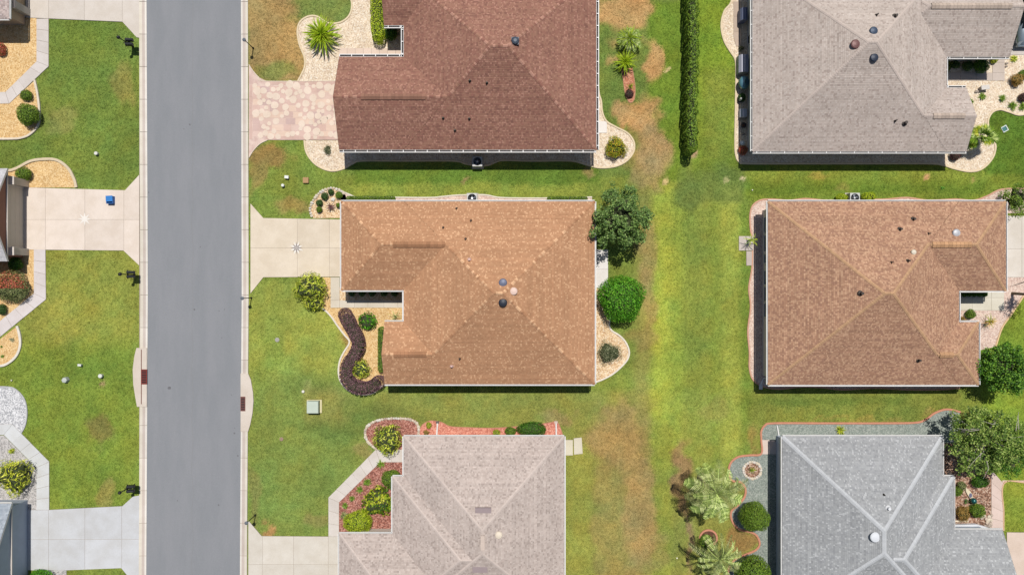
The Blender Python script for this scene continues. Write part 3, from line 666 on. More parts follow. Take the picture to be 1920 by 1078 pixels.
def W3(h, bi, side, a, b, z0, z1, label=None, kind='window', nm=2, frame=.05, fcol=None):
    """window / door built on a wall of block bi. a..b = pixel range along the wall at wall-top height"""
    x0, y0, x1, y1, k = h.B[bi]; ins = h.over+.003*bi; fc = fcol or C(240,238,234)
    if side == 'w': X = x0+ins; ya = A(0, a, (z0+z1)/2)[1]; yb = A(0, b, (z0+z1)/2)[1]; lo, hi = min(ya, yb), max(ya, yb); n = (-1, 0)
    if side == 'e': X = x1-ins; ya = A(0, a, (z0+z1)/2)[1]; yb = A(0, b, (z0+z1)/2)[1]; lo, hi = min(ya, yb), max(ya, yb); n = (1, 0)
    if side == 'n': X = y1-ins; ya = A(a, 0, (z0+z1)/2)[0]; yb = A(b, 0, (z0+z1)/2)[0]; lo, hi = min(ya, yb), max(ya, yb); n = (0, 1)
    def bx(mb, u0, u1, za, zb, d0, d1, col):
        if n[0]: mb.box(min(X+n[0]*d0, X+n[0]*d1), u0, za, max(X+n[0]*d0, X+n[0]*d1), u1, zb, col)
        else: mb.box(u0, min(X+n[1]*d0, X+n[1]*d1), za, u1, max(X+n[1]*d0, X+n[1]*d1), zb, col)
    f = MB(); bx(f, lo, lo+frame, z0, z1, -.02, .05, fc); bx(f, hi-frame, hi, z0, z1, -.02, .05, fc)
    bx(f, lo+frame, hi-frame, z0, z0+frame, -.02, .06, fc); bx(f, lo+frame, hi-frame, z1-frame, z1, -.02, .05, fc)
    for i in range(1, nm):
        m = lo+(hi-lo)*i/nm; bx(f, m-.02, m+.02, z0+frame, z1-frame, -.02, .04, fc)
    fo = obj(kind, f, M_tinted, h.root)
    if label: fo['label'] = label
    for i in range(nm):
        u0 = lo+frame+(hi-lo-2*frame)*i/nm+.012; u1 = lo+frame+(hi-lo-2*frame)*(i+1)/nm-.012
        g = MB(); bx(g, u0, u1, z0+frame, z1-frame, .002, .016, None); obj('pane', g, M_glass, fo)
    return fo
# house 1, maroon
P1 = [(C(168,126,108), .40), (C(158,112,99), .27), (C(196,150,132), .18), (C(138,98,88), .15)]
H1 = House('house with dark reddish brown roof and white gutters behind the pink driveway',
           [(757,-49,1118,281,''), (636,107,1000,281,'w'), (720,-49,930,48,'w')], .56, P1, lambda: shade(random.choice(P1[:3])[0], random.uniform(.92,1.1)), 900, 120, wallcol=C(232,214,190))
for g in ((636,281,1118,281),(1118,281,1118,-49),(757,107,636,107),(757,48,757,107),(720,48,757,48)): H1.eave_gutter(*g, hang=.86, w=.2)
H1.ridge_vent(677,184,798,184, shade(P1[0][0], .95))
H1.dome(966,79,8.2,C(70,84,104),'square blue grey roof vent near the ridge', square=True)
for x, y in ((881,152),(913,156),(831,222),(853,245),(880,223)): H1.pipe(x, y, .05, .25)
# house 2, tan
P2 = [(C(199,151,116), .38), (C(190,141,107), .27), (C(238,192,152), .16), (C(206,158,122), .18)]
H2 = House('house with light tan speckled roof in mid picture, star driveway in front',
           [(757,378,1115,720,''), (640,378,940,544,''), (721,603,900,720,'w')], .56, P2, lambda: shade(random.choice(P2)[0], random.uniform(.9,1.12)), 900, 550, wallcol=C(226,206,178))
for g in ((721,720,1115,720),(1115,720,1115,378),(757,544,757,603),(640,544,757,544)): H2.eave_gutter(*g, hang=0, w=.11, open_=False)
H2.eave_gutter(640,378,640,544, hang=0, w=.1, open_=False); H2.eave_gutter(1115,378,640,378, hang=0, w=.11, open_=False)
H2.eave_gutter(757,603,721,603, hang=0, w=.1, open_=False)
H2.ridge_vent(737,459,835,459, shade(P2[1][0], .92)); H2.ridge_vent(738,663,800,663, shade(P2[1][0], .95))
H2.dome(943,531,7.6,C(120,126,150),'blue grey domed vent north of the ridge'); H2.dome(943,568,7.8,C(44,50,64),'black domed vent south of the ridge')
H2.dome(963,547,7.2,C(244,214,200),'cream round skylight tube cap', rough=M_tinted)
for x, y, c in ((856,391,0),(883,414,0),(831,427,0),(873,448,0),(880,487,1),(847,686,1),(862,672,0)):
    H2.pipe(x, y, .07 if c else .045, .26, C(228,190,180) if c else (.05,.03,.02))
# house 3, pale grey brown
P3 = [(C(208,194,185), .46), (C(196,182,173), .24), (C(218,206,198), .2), (C(174,158,150), .10)]
cap3 = lambda: shade(C(212,197,188), random.uniform(.96, 1.04))
H3 = House('house with pale beige grey roof at the top right',
           [(1411,-66,1775,284,''), (1640,-53,1893,107,'e'), (1640,165,1812,284,'e')], .52, P3, cap3, 1600, 110, wallcol=C(235,236,230))
for g in ((1411,284,1812,284),(1411,-66,1411,284),(1773,107,1893,107),(1773,165,1773,107),(1812,165,1773,165)): H3.eave_gutter(*g, hang=1.0, w=.16)
H3.ridge_vent(1746,9,1897,9, C(206,188,174)); H3.ridge_vent(1750,217,1810,217, C(206,188,174))
H3.dome(1637,60,7.6,C(70,86,110),'navy oval roof vent beyond the maroon one'); H3.dome(1603,85,8.6,C(128,90,88),'maroon round roof vent'); H3.dome(1638,110,7.8,C(48,58,78),'darkest navy roof vent, nearest the eave')
for x, y, r in ((1643,29,.05),(1678,31,.09),(1678,227,.05),(1696,231,.1)): H3.pipe(x, y, r, .3, (.05,.04,.035))
for a, b in ((-20,10),(11,46),(60,78),(83,125),(128,172)): W3(H3, 0, 'w', a, b, .9 if (a, b) != (60,78) else .1, 2.1, nm=1, kind='window' if (a, b) != (60,78) else 'door')
for a, b in ((196,208),(212,222)): W3(H3, 0, 'w', a, b, 1.3, 2.1, nm=1)
# house 4, brown speckled, hip with pale caps
P4 = [(C(200,158,130), .36), (C(176,134,110), .27), (C(222,182,150), .2), (C(162,122,104), .17)]
cap4 = lambda: shade(C(206,166,130), random.uniform(.9, 1.08))
H4 = House('house with brown speckled roof and pale tan hip caps right of the back lawn',
           [(1440,378,1798,721,''), (1640,378,1886,545,''), (1640,604,1835,721,'')], .56, P4, cap4, 1640, 550, wallcol=C(232,226,214))
for g in ((1440,721,1835,721),(1440,378,1440,721),(1886,378,1440,378),(1886,545,1886,378),(1798,545,1886,545),(1798,604,1798,545),(1835,604,1798,604),(1835,721,1835,604)): H4.eave_gutter(*g, hang=0, w=.12, open_=False)
H4.ridge_vent(1748,461,1822,461, C(214,168,128)); H4.ridge_vent(1762,665,1788,665, C(208,164,126))
H4.dome(1792,438,7.4,C(206,208,214),'silver domed vent on the north wing'); H4.dome(1712,474,5,C(236,226,206),'small cream vent cap', rough=M_tinted)
for x, y, r in ((1712,411,.08),(1687,430,.08),(1702,489,.06),(1671,492,.04),(1614,550,.1),(1722,675,.08),(1741,438,.04)): H4.pipe(x, y, r, .3, (.04,.03,.025))
for a, b in ((405,437),(439,472),(475,494),(506,535),(537,566),(568,596),(620,642),(645,663),(665,683)): W3(H4, 0, 'w', a, b, .5 if a < 600 else 1.1, 2.15, nm=1, fcol=C(214,220,224) if a == 475 else None)
# house 5, greige
P5 = [(C(211,196,188), .44), (C(199,183,175), .24), (C(222,208,200), .2), (C(174,159,152), .12)]
cap5 = lambda: shade(C(218,203,195), random.uniform(.96, 1.06))
H5 = House('house with pale greige shingle roof at the bottom, beside the diagonal walkway',
           [(757,818,1058,1160,''), (736,893,1040,1157,''), (636,1000,900,1170,'')], .54, P5, cap5, 900, 980, wallcol=C(244,232,218))
for g in ((1058,818,757,818),(1058,1160,1058,818),(757,818,757,893),(757,893,736,893),(736,893,736,1000),(736,1000,636,1000),(636,1000,636,1170)): H5.eave_gutter(*g, hang=0, w=.1, open_=False)
for x0, x1, y in ((891,921,956),(886,914,1066)):
    p = H5.hit((x0+x1)/2, y); w = (x1-x0)*PX*.46
    obj('roof_vent', MB().box(p.x-w, p.y-.22, p.z-.1, p.x+w, p.y+.18, p.z+.1, C(164,148,150)), M_tinted, H5.base)
H5.dome(935,1003,7,C(242,228,208),'cream round vent beside the ridge', rough=M_tinted)
p = H5.hit(905,1003); q = H5.hit(904,1030)
obj('ridge_vent', MB().box(p.x-.14, q.y, p.z-.1, p.x+.14, p.y, p.z+.12, C(224,206,194)), M_shing, H5.base)
# house 6, blue grey
P6 = [(C(180,182,184), .44), (C(170,172,175), .26), (C(212,214,216), .14), (C(158,160,164), .16)]
cap6 = lambda: shade(C(210,213,217), random.uniform(.96, 1.04))
CAPW[0] = cap6
H6 = House('house with grey roof and white hip caps at the bottom right',
           [(1467,818,1767,1158,''), (1480,893,1788,1153,''), (1600,993,1880,1190,'e')], .56, P6, cap6, 1640, 980, wallcol=C(206,218,234))
for g in ((1767,818,1467,818),(1467,818,1467,1158),(1767,893,1767,818),(1788,893,1767,893),(1788,993,1788,893),(1880,993,1788,993)): H6.eave_gutter(*g, hang=0, w=.11, open_=False)
H6.dome(1640,1007,9.4,C(236,240,246),'large white round vent left of the ridge', rough=M_tinted); H6.pipe(1665,952,.1,.25,C(244,246,250)); H6.pipe(1657,927,.04,.2)
for a, b in ((833,850),(856,888),(892,928),(946,990),(1000,1040),(1050,1075)): W3(H6, 0, 'w', a, b, .9, 2.05, nm=1, fcol=C(220,228,240))
# left hand houses, only their street ends are in view
P7 = [(C(214,196,190), .4), (C(190,172,168), .3), (C(232,218,214), .2), (C(170,152,148), .1)]
H7 = House('house at the top left corner with pinkish grey roof and white gutter', [(-330,-190,17,36,'')], .54, P7, P7[0][0], -150, -60, wallcol=C(196,176,152))
H7.eave_gutter(-330,36,17,36, hang=0, w=.1); H7.eave_gutter(17,36,17,-190, hang=0, w=.1)
P8 = [(C(214,212,214), .5), (C(198,196,200), .3), (C(228,226,228), .2)]
H8 = House('house at the left edge with cream garage door and brick coloured wall', [(-330,316,14,490,'e'), (-420,250,-60,600,'')], .54, P8, P8[0][0], -150, 430, wallcol=C(176,128,110))
H9 = House('house with blue grey roof and white gutter at the bottom left corner', [(-330,944,22,1150,'e'), (-420,900,-60,1200,'')], .54, [(C(176,184,194), .5), (C(160,170,182), .3), (C(196,204,212), .2)], C(190,198,206), -150, 1010, wallcol=C(186,198,214))
H9.eave_gutter(22,944,-330,944, hang=0, w=.11, open_=False)
def garage(h, bi, y0, y1, col, pier, zt=2.1):
    X0, Y0, X1, Y1, _ = h.B[bi]; X = X1-h.over-.003*bi; ya = G(0, y1)[1]; yb = G(0, y0)[1]
    fr = MB(); fr.box(X-.01, ya, .02, X+.05, ya+.08, zt, C(236,230,220)); fr.box(X-.01, yb-.08, .02, X+.05, yb, zt, C(236,230,220)); fr.box(X-.01, ya+.08, zt-.08, X+.05, yb-.08, zt, C(236,230,220))
    d = obj('garage_door', fr, M_tinted, h.root); n = 4
    for i in range(n):
        z0 = .03+(zt-.11)*i/n; z1 = .03+(zt-.11)*(i+1)/n-.012
        obj('panel', MB().box(X+.004, ya+.085, z0, X+.03, yb-.085, z1, col), M_tinted, d)
    for y in (y0-7, y1+7):
        cy = G(0, y)[1]; obj('corner_pier', MB().box(X-.03, cy-.26, 0, X+.42, cy+.26, 1.75, pier).box(X-.04, cy-.3, 1.75, X+.46, cy+.3, 1.83, C(232,222,214)), M_wall, h.root)
    obj('wall_trim', MB().box(X-.02, ya-.6, 0, X+.012, ya, .12, C(224,214,204)), M_tinted, h.root)
garage(H8, 0, 352, 466, C(222,212,196), C(214,204,190)); garage(H7, 0, -115, 18, C(196,172,138), C(196,190,180))
# ---------------------------------------------------------------- plants
def leaf_mesh(name, P, Nrm, size, cols, mat, parent, aspect=.5, fold=True, kind=None, jit=.5):
    """P Nx3 centres, Nrm Nx3 normals -> pointed leaf quads"""
    n = len(P); nr = Nrm+RNG.normal(0, jit, (n, 3)); nr /= np.linalg.norm(nr, axis=1)[:, None]
    t = RNG.normal(0, 1, (n, 3)); a = np.cross(nr, t); a /= np.linalg.norm(a, axis=1)[:, None]; b = np.cross(nr, a)
    L = (size*RNG.uniform(.65, 1.3, n))[:, None]/2; Wd = L*aspect
    V = np.stack([P-a*L, P+b*Wd+nr*L*.15, P+a*L, P-b*Wd+nr*L*.15], 1).reshape(-1, 3)
    if parent is not None:
        w = WL[parent.name]; V = V-np.array(w)
    F = np.arange(n*4).reshape(n, 4)
    me = bpy.data.meshes.new(name); me.vertices.add(len(V)); me.vertices.foreach_set('co', V.astype(np.float32).ravel())
    me.loops.add(n*4); me.loops.foreach_set('vertex_index', F.ravel()); me.polygons.add(n); me.polygons.foreach_set('loop_start', np.arange(0, n*4, 4)); me.update()
    at = me.attributes.new('Tint', 'FLOAT_COLOR', 'FACE'); arr = np.ones((n, 4), np.float32)
    cols = np.array(cols); arr[:, :3] = cols[RNG.integers(0, len(cols), n)]*RNG.uniform(.75, 1.2, n)[:, None]
    at.data.foreach_set('color', arr.ravel()); me.materials.append(mat)
    o = bpy.data.objects.new(name, me); link(o, parent)
    if kind: o['kind'] = kind
    return o
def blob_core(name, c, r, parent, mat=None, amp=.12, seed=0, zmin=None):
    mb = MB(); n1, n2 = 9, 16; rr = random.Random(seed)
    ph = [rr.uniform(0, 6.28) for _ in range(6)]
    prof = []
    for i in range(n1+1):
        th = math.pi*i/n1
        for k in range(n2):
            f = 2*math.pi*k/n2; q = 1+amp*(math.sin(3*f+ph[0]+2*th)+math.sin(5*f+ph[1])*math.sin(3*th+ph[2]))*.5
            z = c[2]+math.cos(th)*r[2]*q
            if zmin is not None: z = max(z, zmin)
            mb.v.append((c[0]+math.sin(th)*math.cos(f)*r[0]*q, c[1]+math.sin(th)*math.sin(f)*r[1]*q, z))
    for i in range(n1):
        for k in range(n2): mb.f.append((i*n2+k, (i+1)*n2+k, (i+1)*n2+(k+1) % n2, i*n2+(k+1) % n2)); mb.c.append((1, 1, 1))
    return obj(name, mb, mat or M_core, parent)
LG = {  # leaf palettes (seen colours)
 'mid': [(92,122,34),(112,142,44),(74,102,28),(128,152,52)], 'yel': [(150,164,40),(172,178,52),(124,144,34),(190,190,70)],
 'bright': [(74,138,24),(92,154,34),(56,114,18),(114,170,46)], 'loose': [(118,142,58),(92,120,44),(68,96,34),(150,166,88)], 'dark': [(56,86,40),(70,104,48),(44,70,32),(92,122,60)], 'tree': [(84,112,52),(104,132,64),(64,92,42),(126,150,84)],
 'lime': [(150,172,30),(170,186,40),(126,152,26),(184,194,60)], 'olive': [(110,122,72),(134,140,88),(88,100,58),(152,154,104)],
 'yelg': [(196,204,70),(164,182,54),(130,152,44),(214,216,100)], 'yelp': [(206,208,60),(180,190,52),(140,158,40),(226,222,100)], 'btree': [(86,130,34),(60,102,22),(112,150,48),(46,82,18)], 'crotgrn': [(120,146,30),(84,120,28),(150,160,40),(60,92,28)], 'croton': [(168,176,40),(120,146,36),(196,150,50),(92,124,34),(206,190,60)], 'red': [(190,92,78),(168,80,66),(206,120,96),(130,110,50)],
 'purple': [(118,86,92),(98,70,78),(138,104,108),(78,58,64)], 'grey': [(150,150,118),(126,130,98),(172,170,138),(104,112,80)],
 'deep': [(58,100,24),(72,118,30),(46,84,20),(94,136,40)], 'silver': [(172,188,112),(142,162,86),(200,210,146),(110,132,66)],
 'bronze': [(176,140,72),(150,118,60),(196,164,92),(120,104,52)], 'darkred': [(96,62,66),(74,50,54),(120,84,82),(60,50,44)]}
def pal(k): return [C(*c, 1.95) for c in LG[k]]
def shrub(px, py, r, label, pk='mid', asp=.55, ry=None, h=None, leaf=.075, dens=1.0, cat='shrub', group=None, amp=.1, name='shrub', box=False, jit=.55, top=None):
    """clipped or loose rounded shrub; px,py,r seen in photo pixels"""
    rx = r*PX; ry_ = (ry or r)*PX; h = h or min(rx, ry_)*1.7; zc = h*.52; rz = h*.5
    x, y = A(px, py, zc); f = (HC-zc)/HC; rx *= f; ry_ *= f
    t = thing(name, label, cat, (x, y, 0), group)
    obj('stem', MB().tube([(x, y, 0), (x+.02, y, zc)], [.05, .02], 6), M_barkw, t)
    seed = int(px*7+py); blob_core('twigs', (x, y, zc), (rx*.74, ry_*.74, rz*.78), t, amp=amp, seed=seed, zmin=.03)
    n = int(dens*(4*math.pi*((rx*ry_+rx*rz+ry_*rz)/3))/(leaf*leaf*.5)*1.9)
    u = RNG.uniform(-.55, 1, n); ph = RNG.uniform(0, 2*math.pi, n); s = np.sqrt(1-u*u)
    N = np.stack([s*np.cos(ph), s*np.sin(ph), u], 1); rr = random.Random(seed); p = [rr.uniform(0, 6.28) for _ in range(6)]
    q = 1+amp*(np.sin(3*ph+p[0]+2*np.arccos(u))+np.sin(5*ph+p[1])*np.sin(3*np.arccos(u)+p[2]))*.5
    q *= RNG.uniform(.8, 1.04, n)
    P = np.array([x, y, zc])+N*np.array([rx, ry_, rz])*q[:, None]; P[:, 2] = np.maximum(P[:, 2], .03)
    cols = pal(pk)
    o = leaf_mesh('foliage', P, N, leaf, cols, M_leaf, t, asp, jit=jit)
    if top:
        m = N[:, 2] > RNG.uniform(-.2, .9, n); m &= (P[:, 1] > y-.1*ry_)|(P[:, 0] < x-.5*rx)
        at = o.data.attributes['Tint']; arr = np.zeros(n*4, np.float32); at.data.foreach_get('color', arr); arr = arr.reshape(-1, 4)
        tp = np.array(pal(top)); arr[m, :3] = tp[RNG.integers(0, len(tp), m.sum())]; at.data.foreach_set('color', arr.ravel())
    return t
def hedge(pts, w, h, label, pk, leaf=.08, name='hedge', dens=1.0, seen_h=None, jit=.6, rough=.05):
    """long clipped hedge: pts photo pixels of the top centre line, w pixels wide"""
    e = spline(pts, 6); sh = seen_h if seen_h is not None else h
    P = [Vector((*A(x, y, sh), 0)) for x, y in e]; wm = w*PX*(HC-sh)/HC
    t = thing(name, label, 'hedge', (P[0].x, P[0].y, 0)); core = MB(); pos = []; nor = []
    seg = []; 
    for a, b in zip(P, P[1:]): seg.append((a, b, (b-a).length))
    # solid core with rounded ends
    k = wm/2*.78; ring = []
    for i, p in enumerate(P):
        d = (P[min(i+1, len(P)-1)]-P[max(i-1, 0)]).normalized(); s = Vector((-d.y, d.x, 0))
        kk = k*(.55 if i in (0, len(P)-1) else 1)
        ring.append([p+s*kk*.8, p+s*kk+Vector((0, 0, h*.45)), p+s*kk*.75+Vector((0, 0, h*.86)), p-s*kk*.75+Vector((0, 0, h*.86)), p-s*kk+Vector((0, 0, h*.45)), p-s*kk*.8])
    vs = [v for r_ in ring for v in r_]; fs = []
    for i in range(len(ring)-1):
        for j in range(5): fs.append((i*6+j, i*6+j+1, i*6+7+j, i*6+6+j))
    fs += [tuple(range(6)), tuple(range((len(ring)-1)*6, len(ring)*6))[::-1]]
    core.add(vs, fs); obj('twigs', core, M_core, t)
    for i, (a, b, L) in enumerate(seg):
        d = (b-a)/L; s = Vector((-d.y, d.x, 0)); n = int(dens*L*(wm+2*h)/(leaf*leaf*.5)*1.7)
        for _ in range(n):
            m = a+d*random.uniform(0, L); c = random.uniform(-1, 1)*(wm/2+h)
            wob = 1+rough*math.sin(m.x*3.1+m.y*4.3)+rough*math.sin(m.x*7+m.y*8.7+1)
            if abs(c) < wm/2: z = h*(1-.16*(abs(c)/(wm/2))**3); q = m+s*c*wob; nn = Vector((s.x*c/wm*.8, s.y*c/wm*.8, 1))
            else: z = h-(abs(c)-wm/2); z = max(.04, z*.97); sg = 1 if c > 0 else -1; q = m+s*sg*(wm/2)*wob*(1-.1*abs(z/h-.5)); nn = Vector((s.x*sg, s.y*sg, .25))
            pos.append((q.x, q.y, z+random.uniform(-.03, .02))); nor.append(tuple(nn))
    for p, dr in ((P[0], P[0]-P[1]), (P[-1], P[-1]-P[-2])):     # rounded ends
        a0 = math.atan2(dr.y, dr.x); n = int(dens*math.pi*(wm/2)*(wm/4+h)/(leaf*leaf*.5)*1.7)
        for _ in range(n):
            a = a0+random.uniform(-1.57, 1.57); z = random.uniform(.03, h); rr = wm/2*random.uniform(.9, 1.03)
            if random.random() < .35: rr *= math.sqrt(random.random()); z = h*.97
            pos.append((p.x+math.cos(a)*rr, p.y+math.sin(a)*rr, z)); nor.append((math.cos(a), math.sin(a), .4))
    leaf_mesh('foliage', np.array(pos), np.array(nor), leaf, pal(pk), M_leaf, t, .55, jit=jit)
    return t
def blade_mesh(name, L, w, curl, cols, n=5, fold=.25):
    """one long leaf lying along +x, rising then arching over"""
    mb = MB(); pts = []
    for i in range(n+1):
        t = i/n; ww = w*(1-t)**.6*(0.55+1.2*t if t < .4 else 1.03); a = curl[0]+(curl[1]-curl[0])*t
        if i == 0: x, z = 0, 0
        else: x += L/n*math.cos(a); z += L/n*math.sin(a)
        pts.append((x, ww, z))
    for i in range(n):
        (x0, w0, z0), (x1, w1, z1) = pts[i], pts[i+1]
        mb.add([(x0, -w0/2, z0+w0*fold), (x0, 0, z0), (x0, w0/2, z0+w0*fold), (x1, -w1/2, z1+w1*fold), (x1, 0, z1), (x1, w1/2, z1+w1*fold)], [(0, 1, 4, 3), (1, 2, 5, 4)], cols[(i*2) % len(cols)])
    return mesh(name, mb.v, mb.f, mb.c, M_leafs)
def pinnate_mesh(name, L, w, curl, cols, n=16, droop=.3, stalk=.12, lw=.035, vee=.35):
    lw *= 1.35
    """feather frond along +x: rachis with leaflets both sides"""
    mb = MB(); x = z = 0.0; pr = None; rc = shade(cols[0], 1.15)
    for i in range(n+1):
        t = i/n; a = curl[0]+(curl[1]-curl[0])*t
        if i: nx_, nz = x+L/n*math.cos(a), z+L/n*math.sin(a)
        else: nx_, nz = x, z
        if i:
            r = .018*(1-t*.7)
            mb.add([(x, -r, z), (x, r, z), (nx_, r, nz), (nx_, -r, nz)], [(0, 1, 2, 3)], rc)
        x, z = nx_, nz
        if t > stalk:
            s = math.sin(min(1, (t-stalk)/(1-stalk)+.12)*math.pi*.88)**.6 if t < 1 else .3
            l = w*max(.25, s); c = cols[random.randint(0, len(cols)-1)]
            for sg in (-1, 1):
                ex = x+l*.55*math.cos(a)+random.uniform(-.02, .02); ey = sg*l*.85; ez = z+l*(vee-droop)+random.uniform(-.04, .03)
                mx, my, mz = x+l*.25, sg*l*.45, z+l*vee*.6
                mb.add([(x-lw*.5, 0, z), (x+lw*.5, 0, z), (mx+lw*.6, my, mz), (mx-lw*.6, my, mz), (ex, ey, ez)], [(0, 1, 2, 3), (3, 2, 4)], c)
    return mesh(name, mb.v, mb.f, mb.c, M_leafs)
def fan_mesh(name, stalk, R, cols, n=18, droop=.4):
    """fan palm leaf: stalk along +x then radiating pointed segments"""
    mb = MB(); mb.add([(0, -.018, 0), (0, .018, 0), (stalk, .014, .12*stalk), (stalk, -.014, .12*stalk)], [(0, 1, 2, 3)], shade(cols[0], 1.2))
    z0 = .12*stalk
    for i in range(n):
        a = -2.2+4.4*i/(n-1); l = R*(.85+.15*math.cos(a))*random.uniform(.9, 1.05); w = R*.085; c = cols[random.randint(0, len(cols)-1)]
        ca, sa = math.cos(a), math.sin(a); f = lambda t, s, z: (stalk+ca*l*t-sa*s, sa*l*t+ca*s, z0+z)
        mb.add([f(0, 0, 0), f(.55, -w, .02), f(.55, w, .02), f(.55, 0, -.03), f(1, 0, -droop*R*.5)], [(0, 1, 3), (0, 3, 2), (1, 4, 3), (3, 4, 2)], c)
    return mesh(name, mb.v, mb.f, mb.c, M_leafs)
def rosette(px, py, hc, label, meshes, n, cat, scale=1.0, trunk=None, tiers=3, name='palm', group=None, piece='frond', tilt=(-.2, .9), seed=1, jscale=.15, skew=0):
    """plant of n large leaves round a crown at height hc seen at px,py"""
    x, y = A(px, py, hc); t = thing(name, label, cat, (x, y, 0), group); rr = random.Random(seed)
    if trunk:
        mb = MB(); q = [(x+trunk*.15*math.sin(i), y, hc*i/6) for i in range(7)]; mb.tube(q, [trunk*(1.25-.06*i+(.1 if i % 2 else 0)) for i in range(7)], 10)
        obj('trunk', mb, M_barkw, t)
    else: obj('crown_base', MB().lathe([(.09*scale, 0), (.11*scale, max(.05, hc-.05)), (.04*scale, hc+.06)], 8, (x, y, 0)), M_barkw, t)
    for i in range(n):
        o = bpy.data.objects.new(piece, rr.choice(meshes)); link(o, t)
        tr = (i % tiers)/max(1, tiers-1) if tiers > 1 else .5
        el = tilt[0]+(tilt[1]-tilt[0])*tr+rr.uniform(-.12, .12); az = i*2.39996+rr.uniform(-.2, .2)
        s = scale*(1-.35*tr)*rr.uniform(1-jscale, 1+jscale)
        o.location = (0, 0, hc-.03*i/n); o.rotation_euler = Matrix.Rotation(az, 3, 'Z').__matmul__(Matrix.Rotation(-el, 3, 'Y')).__matmul__(Matrix.Rotation(rr.uniform(-.35, .35), 3, 'X')).to_euler()
        o.scale = (s, s, s)
    return t
def cp(k): return pal(k)
def tuft(px, py, r, label, pk='mid', n=34, h=None, group=None, name='grass_clump', cat='ornamental grass', w=.045, seed=0, curl=(1.0, -.2)):
    """small clump, all leaves in one mesh"""
    x, y = A(px, py, .1); t = thing(name, label, cat, (x, y, 0), group); mb = MB(); cols = cp(pk); L = r*PX*1.25; rr = random.Random(int(px*3+py+seed))
    for i in range(n):
        az = rr.uniform(0, 6.283); l = L*rr.uniform(.6, 1.1); a0 = rr.uniform(.35, 1.35); a1 = a0-rr.uniform(.5, 1.4); X = Z = 0; pr = (0, .0); c = shade(rr.choice(cols), rr.uniform(.75, 1.2))
        ww = w*rr.uniform(.7, 1.2)
        P = [(0, 0)]
        for k in range(3):
            a = a0+(a1-a0)*k/2; X += l/3*math.cos(a); Z += l/3*math.sin(a); P.append((X, max(.02, Z)))
        ca, sa = math.cos(az), math.sin(az)
        f = lambda q, s: (x+ca*q[0]-sa*s, y+sa*q[0]+ca*s, .03+q[1])
        mb.add([f(P[0], -ww*.4), f(P[0], ww*.4), f(P[1], ww*.5), f(P[1], -ww*.5), f(P[2], ww*.42), f(P[2], -ww*.42), f(P[3], 0)], [(0, 1, 2, 3), (3, 2, 4, 5), (5, 4, 6)], c)
    obj('foliage', mb, M_leafs, t); obj('stem', MB().tube([(x, y, 0), (x, y, .12)], [.05, .02], 6), M_barkw, t)
    return t
def tree(px, py, r, hc, label, pk, nclus=90, per=60, leaf=.13, ry=None, rz=None, trunk=.09, bark=None, seed=3, spread=.34, name='tree', core=True, shell=.5, extra=None):
    """px,py,r = seen crown; hc = crown centre height"""
    rr = random.Random(seed); rg = np.random.default_rng(seed); f = (HC-hc)/HC; x, y = A(px, py, hc); rx = r*PX*f; ry_ = (ry or r)*PX*f; rz = rz or rx*.62
    t = thing(name, label, 'tree', (x, y, 0)); bark = bark or M_barkw
    z0 = hc-rz*.55; mb = MB().tube([(x-.05, y+.05, 0), (x, y, z0*.5), (x+.04, y-.03, z0)], [trunk*1.3, trunk, trunk*.85], 9); obj('trunk', mb, bark, t)
    cl = []
    for i in range(nclus):
        while True:
            v = Vector((rr.uniform(-1, 1), rr.uniform(-1, 1), rr.uniform(-.8, 1)))
            if v.length < 1 and v.length > shell*rr.random()**.5: break
        a = math.atan2(v.y, v.x); lob = 1+.10*math.sin(3*a+seed)+.07*math.sin(7*a+2*seed)+.05*math.sin(11*a)
        cl.append(Vector((x+v.x*rx*lob*.9, y+v.y*ry_*lob*.9, hc+v.z*rz)))
    nb = 9; br = MB(); tips = rr.sample(cl, min(nclus, nb*3))
    for i, c in enumerate(tips):
        m = Vector((x, y, z0)).lerp(c, .5)+Vector((rr.uniform(-.1, .1), rr.uniform(-.1, .1), .1)); br.tube([(x+.03, y-.02, z0-.25*rr.random()), m, c], [trunk*.5, trunk*.3, trunk*.1], 5)
    obj('branches', br, bark, t)
    P = []; N = []
    for c in cl:
        k = int(per*rr.uniform(.5, 1.4)); s = spread*rr.uniform(.6, 1.25); d = rg.normal(0, 1, (k, 3)); d /= np.linalg.norm(d, axis=1)[:, None]; rad = rg.random(k)**.45*s
        P.append(np.array(c)+d*rad[:, None]*np.array([1, 1, .75])); N.append(d*.5+np.array([0, 0, .9]))
    P = np.concatenate(P); N = np.concatenate(N); P[:, 2] = np.maximum(P[:, 2], .1)
    leaf_mesh('crown', P, N, leaf, pal(pk), M_leaf, t, .5, jit=.6)
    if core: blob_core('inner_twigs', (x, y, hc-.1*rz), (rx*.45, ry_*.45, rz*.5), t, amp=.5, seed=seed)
    if extra: extra(t, x, y, hc, rx, ry_, rz, rr)
    return t
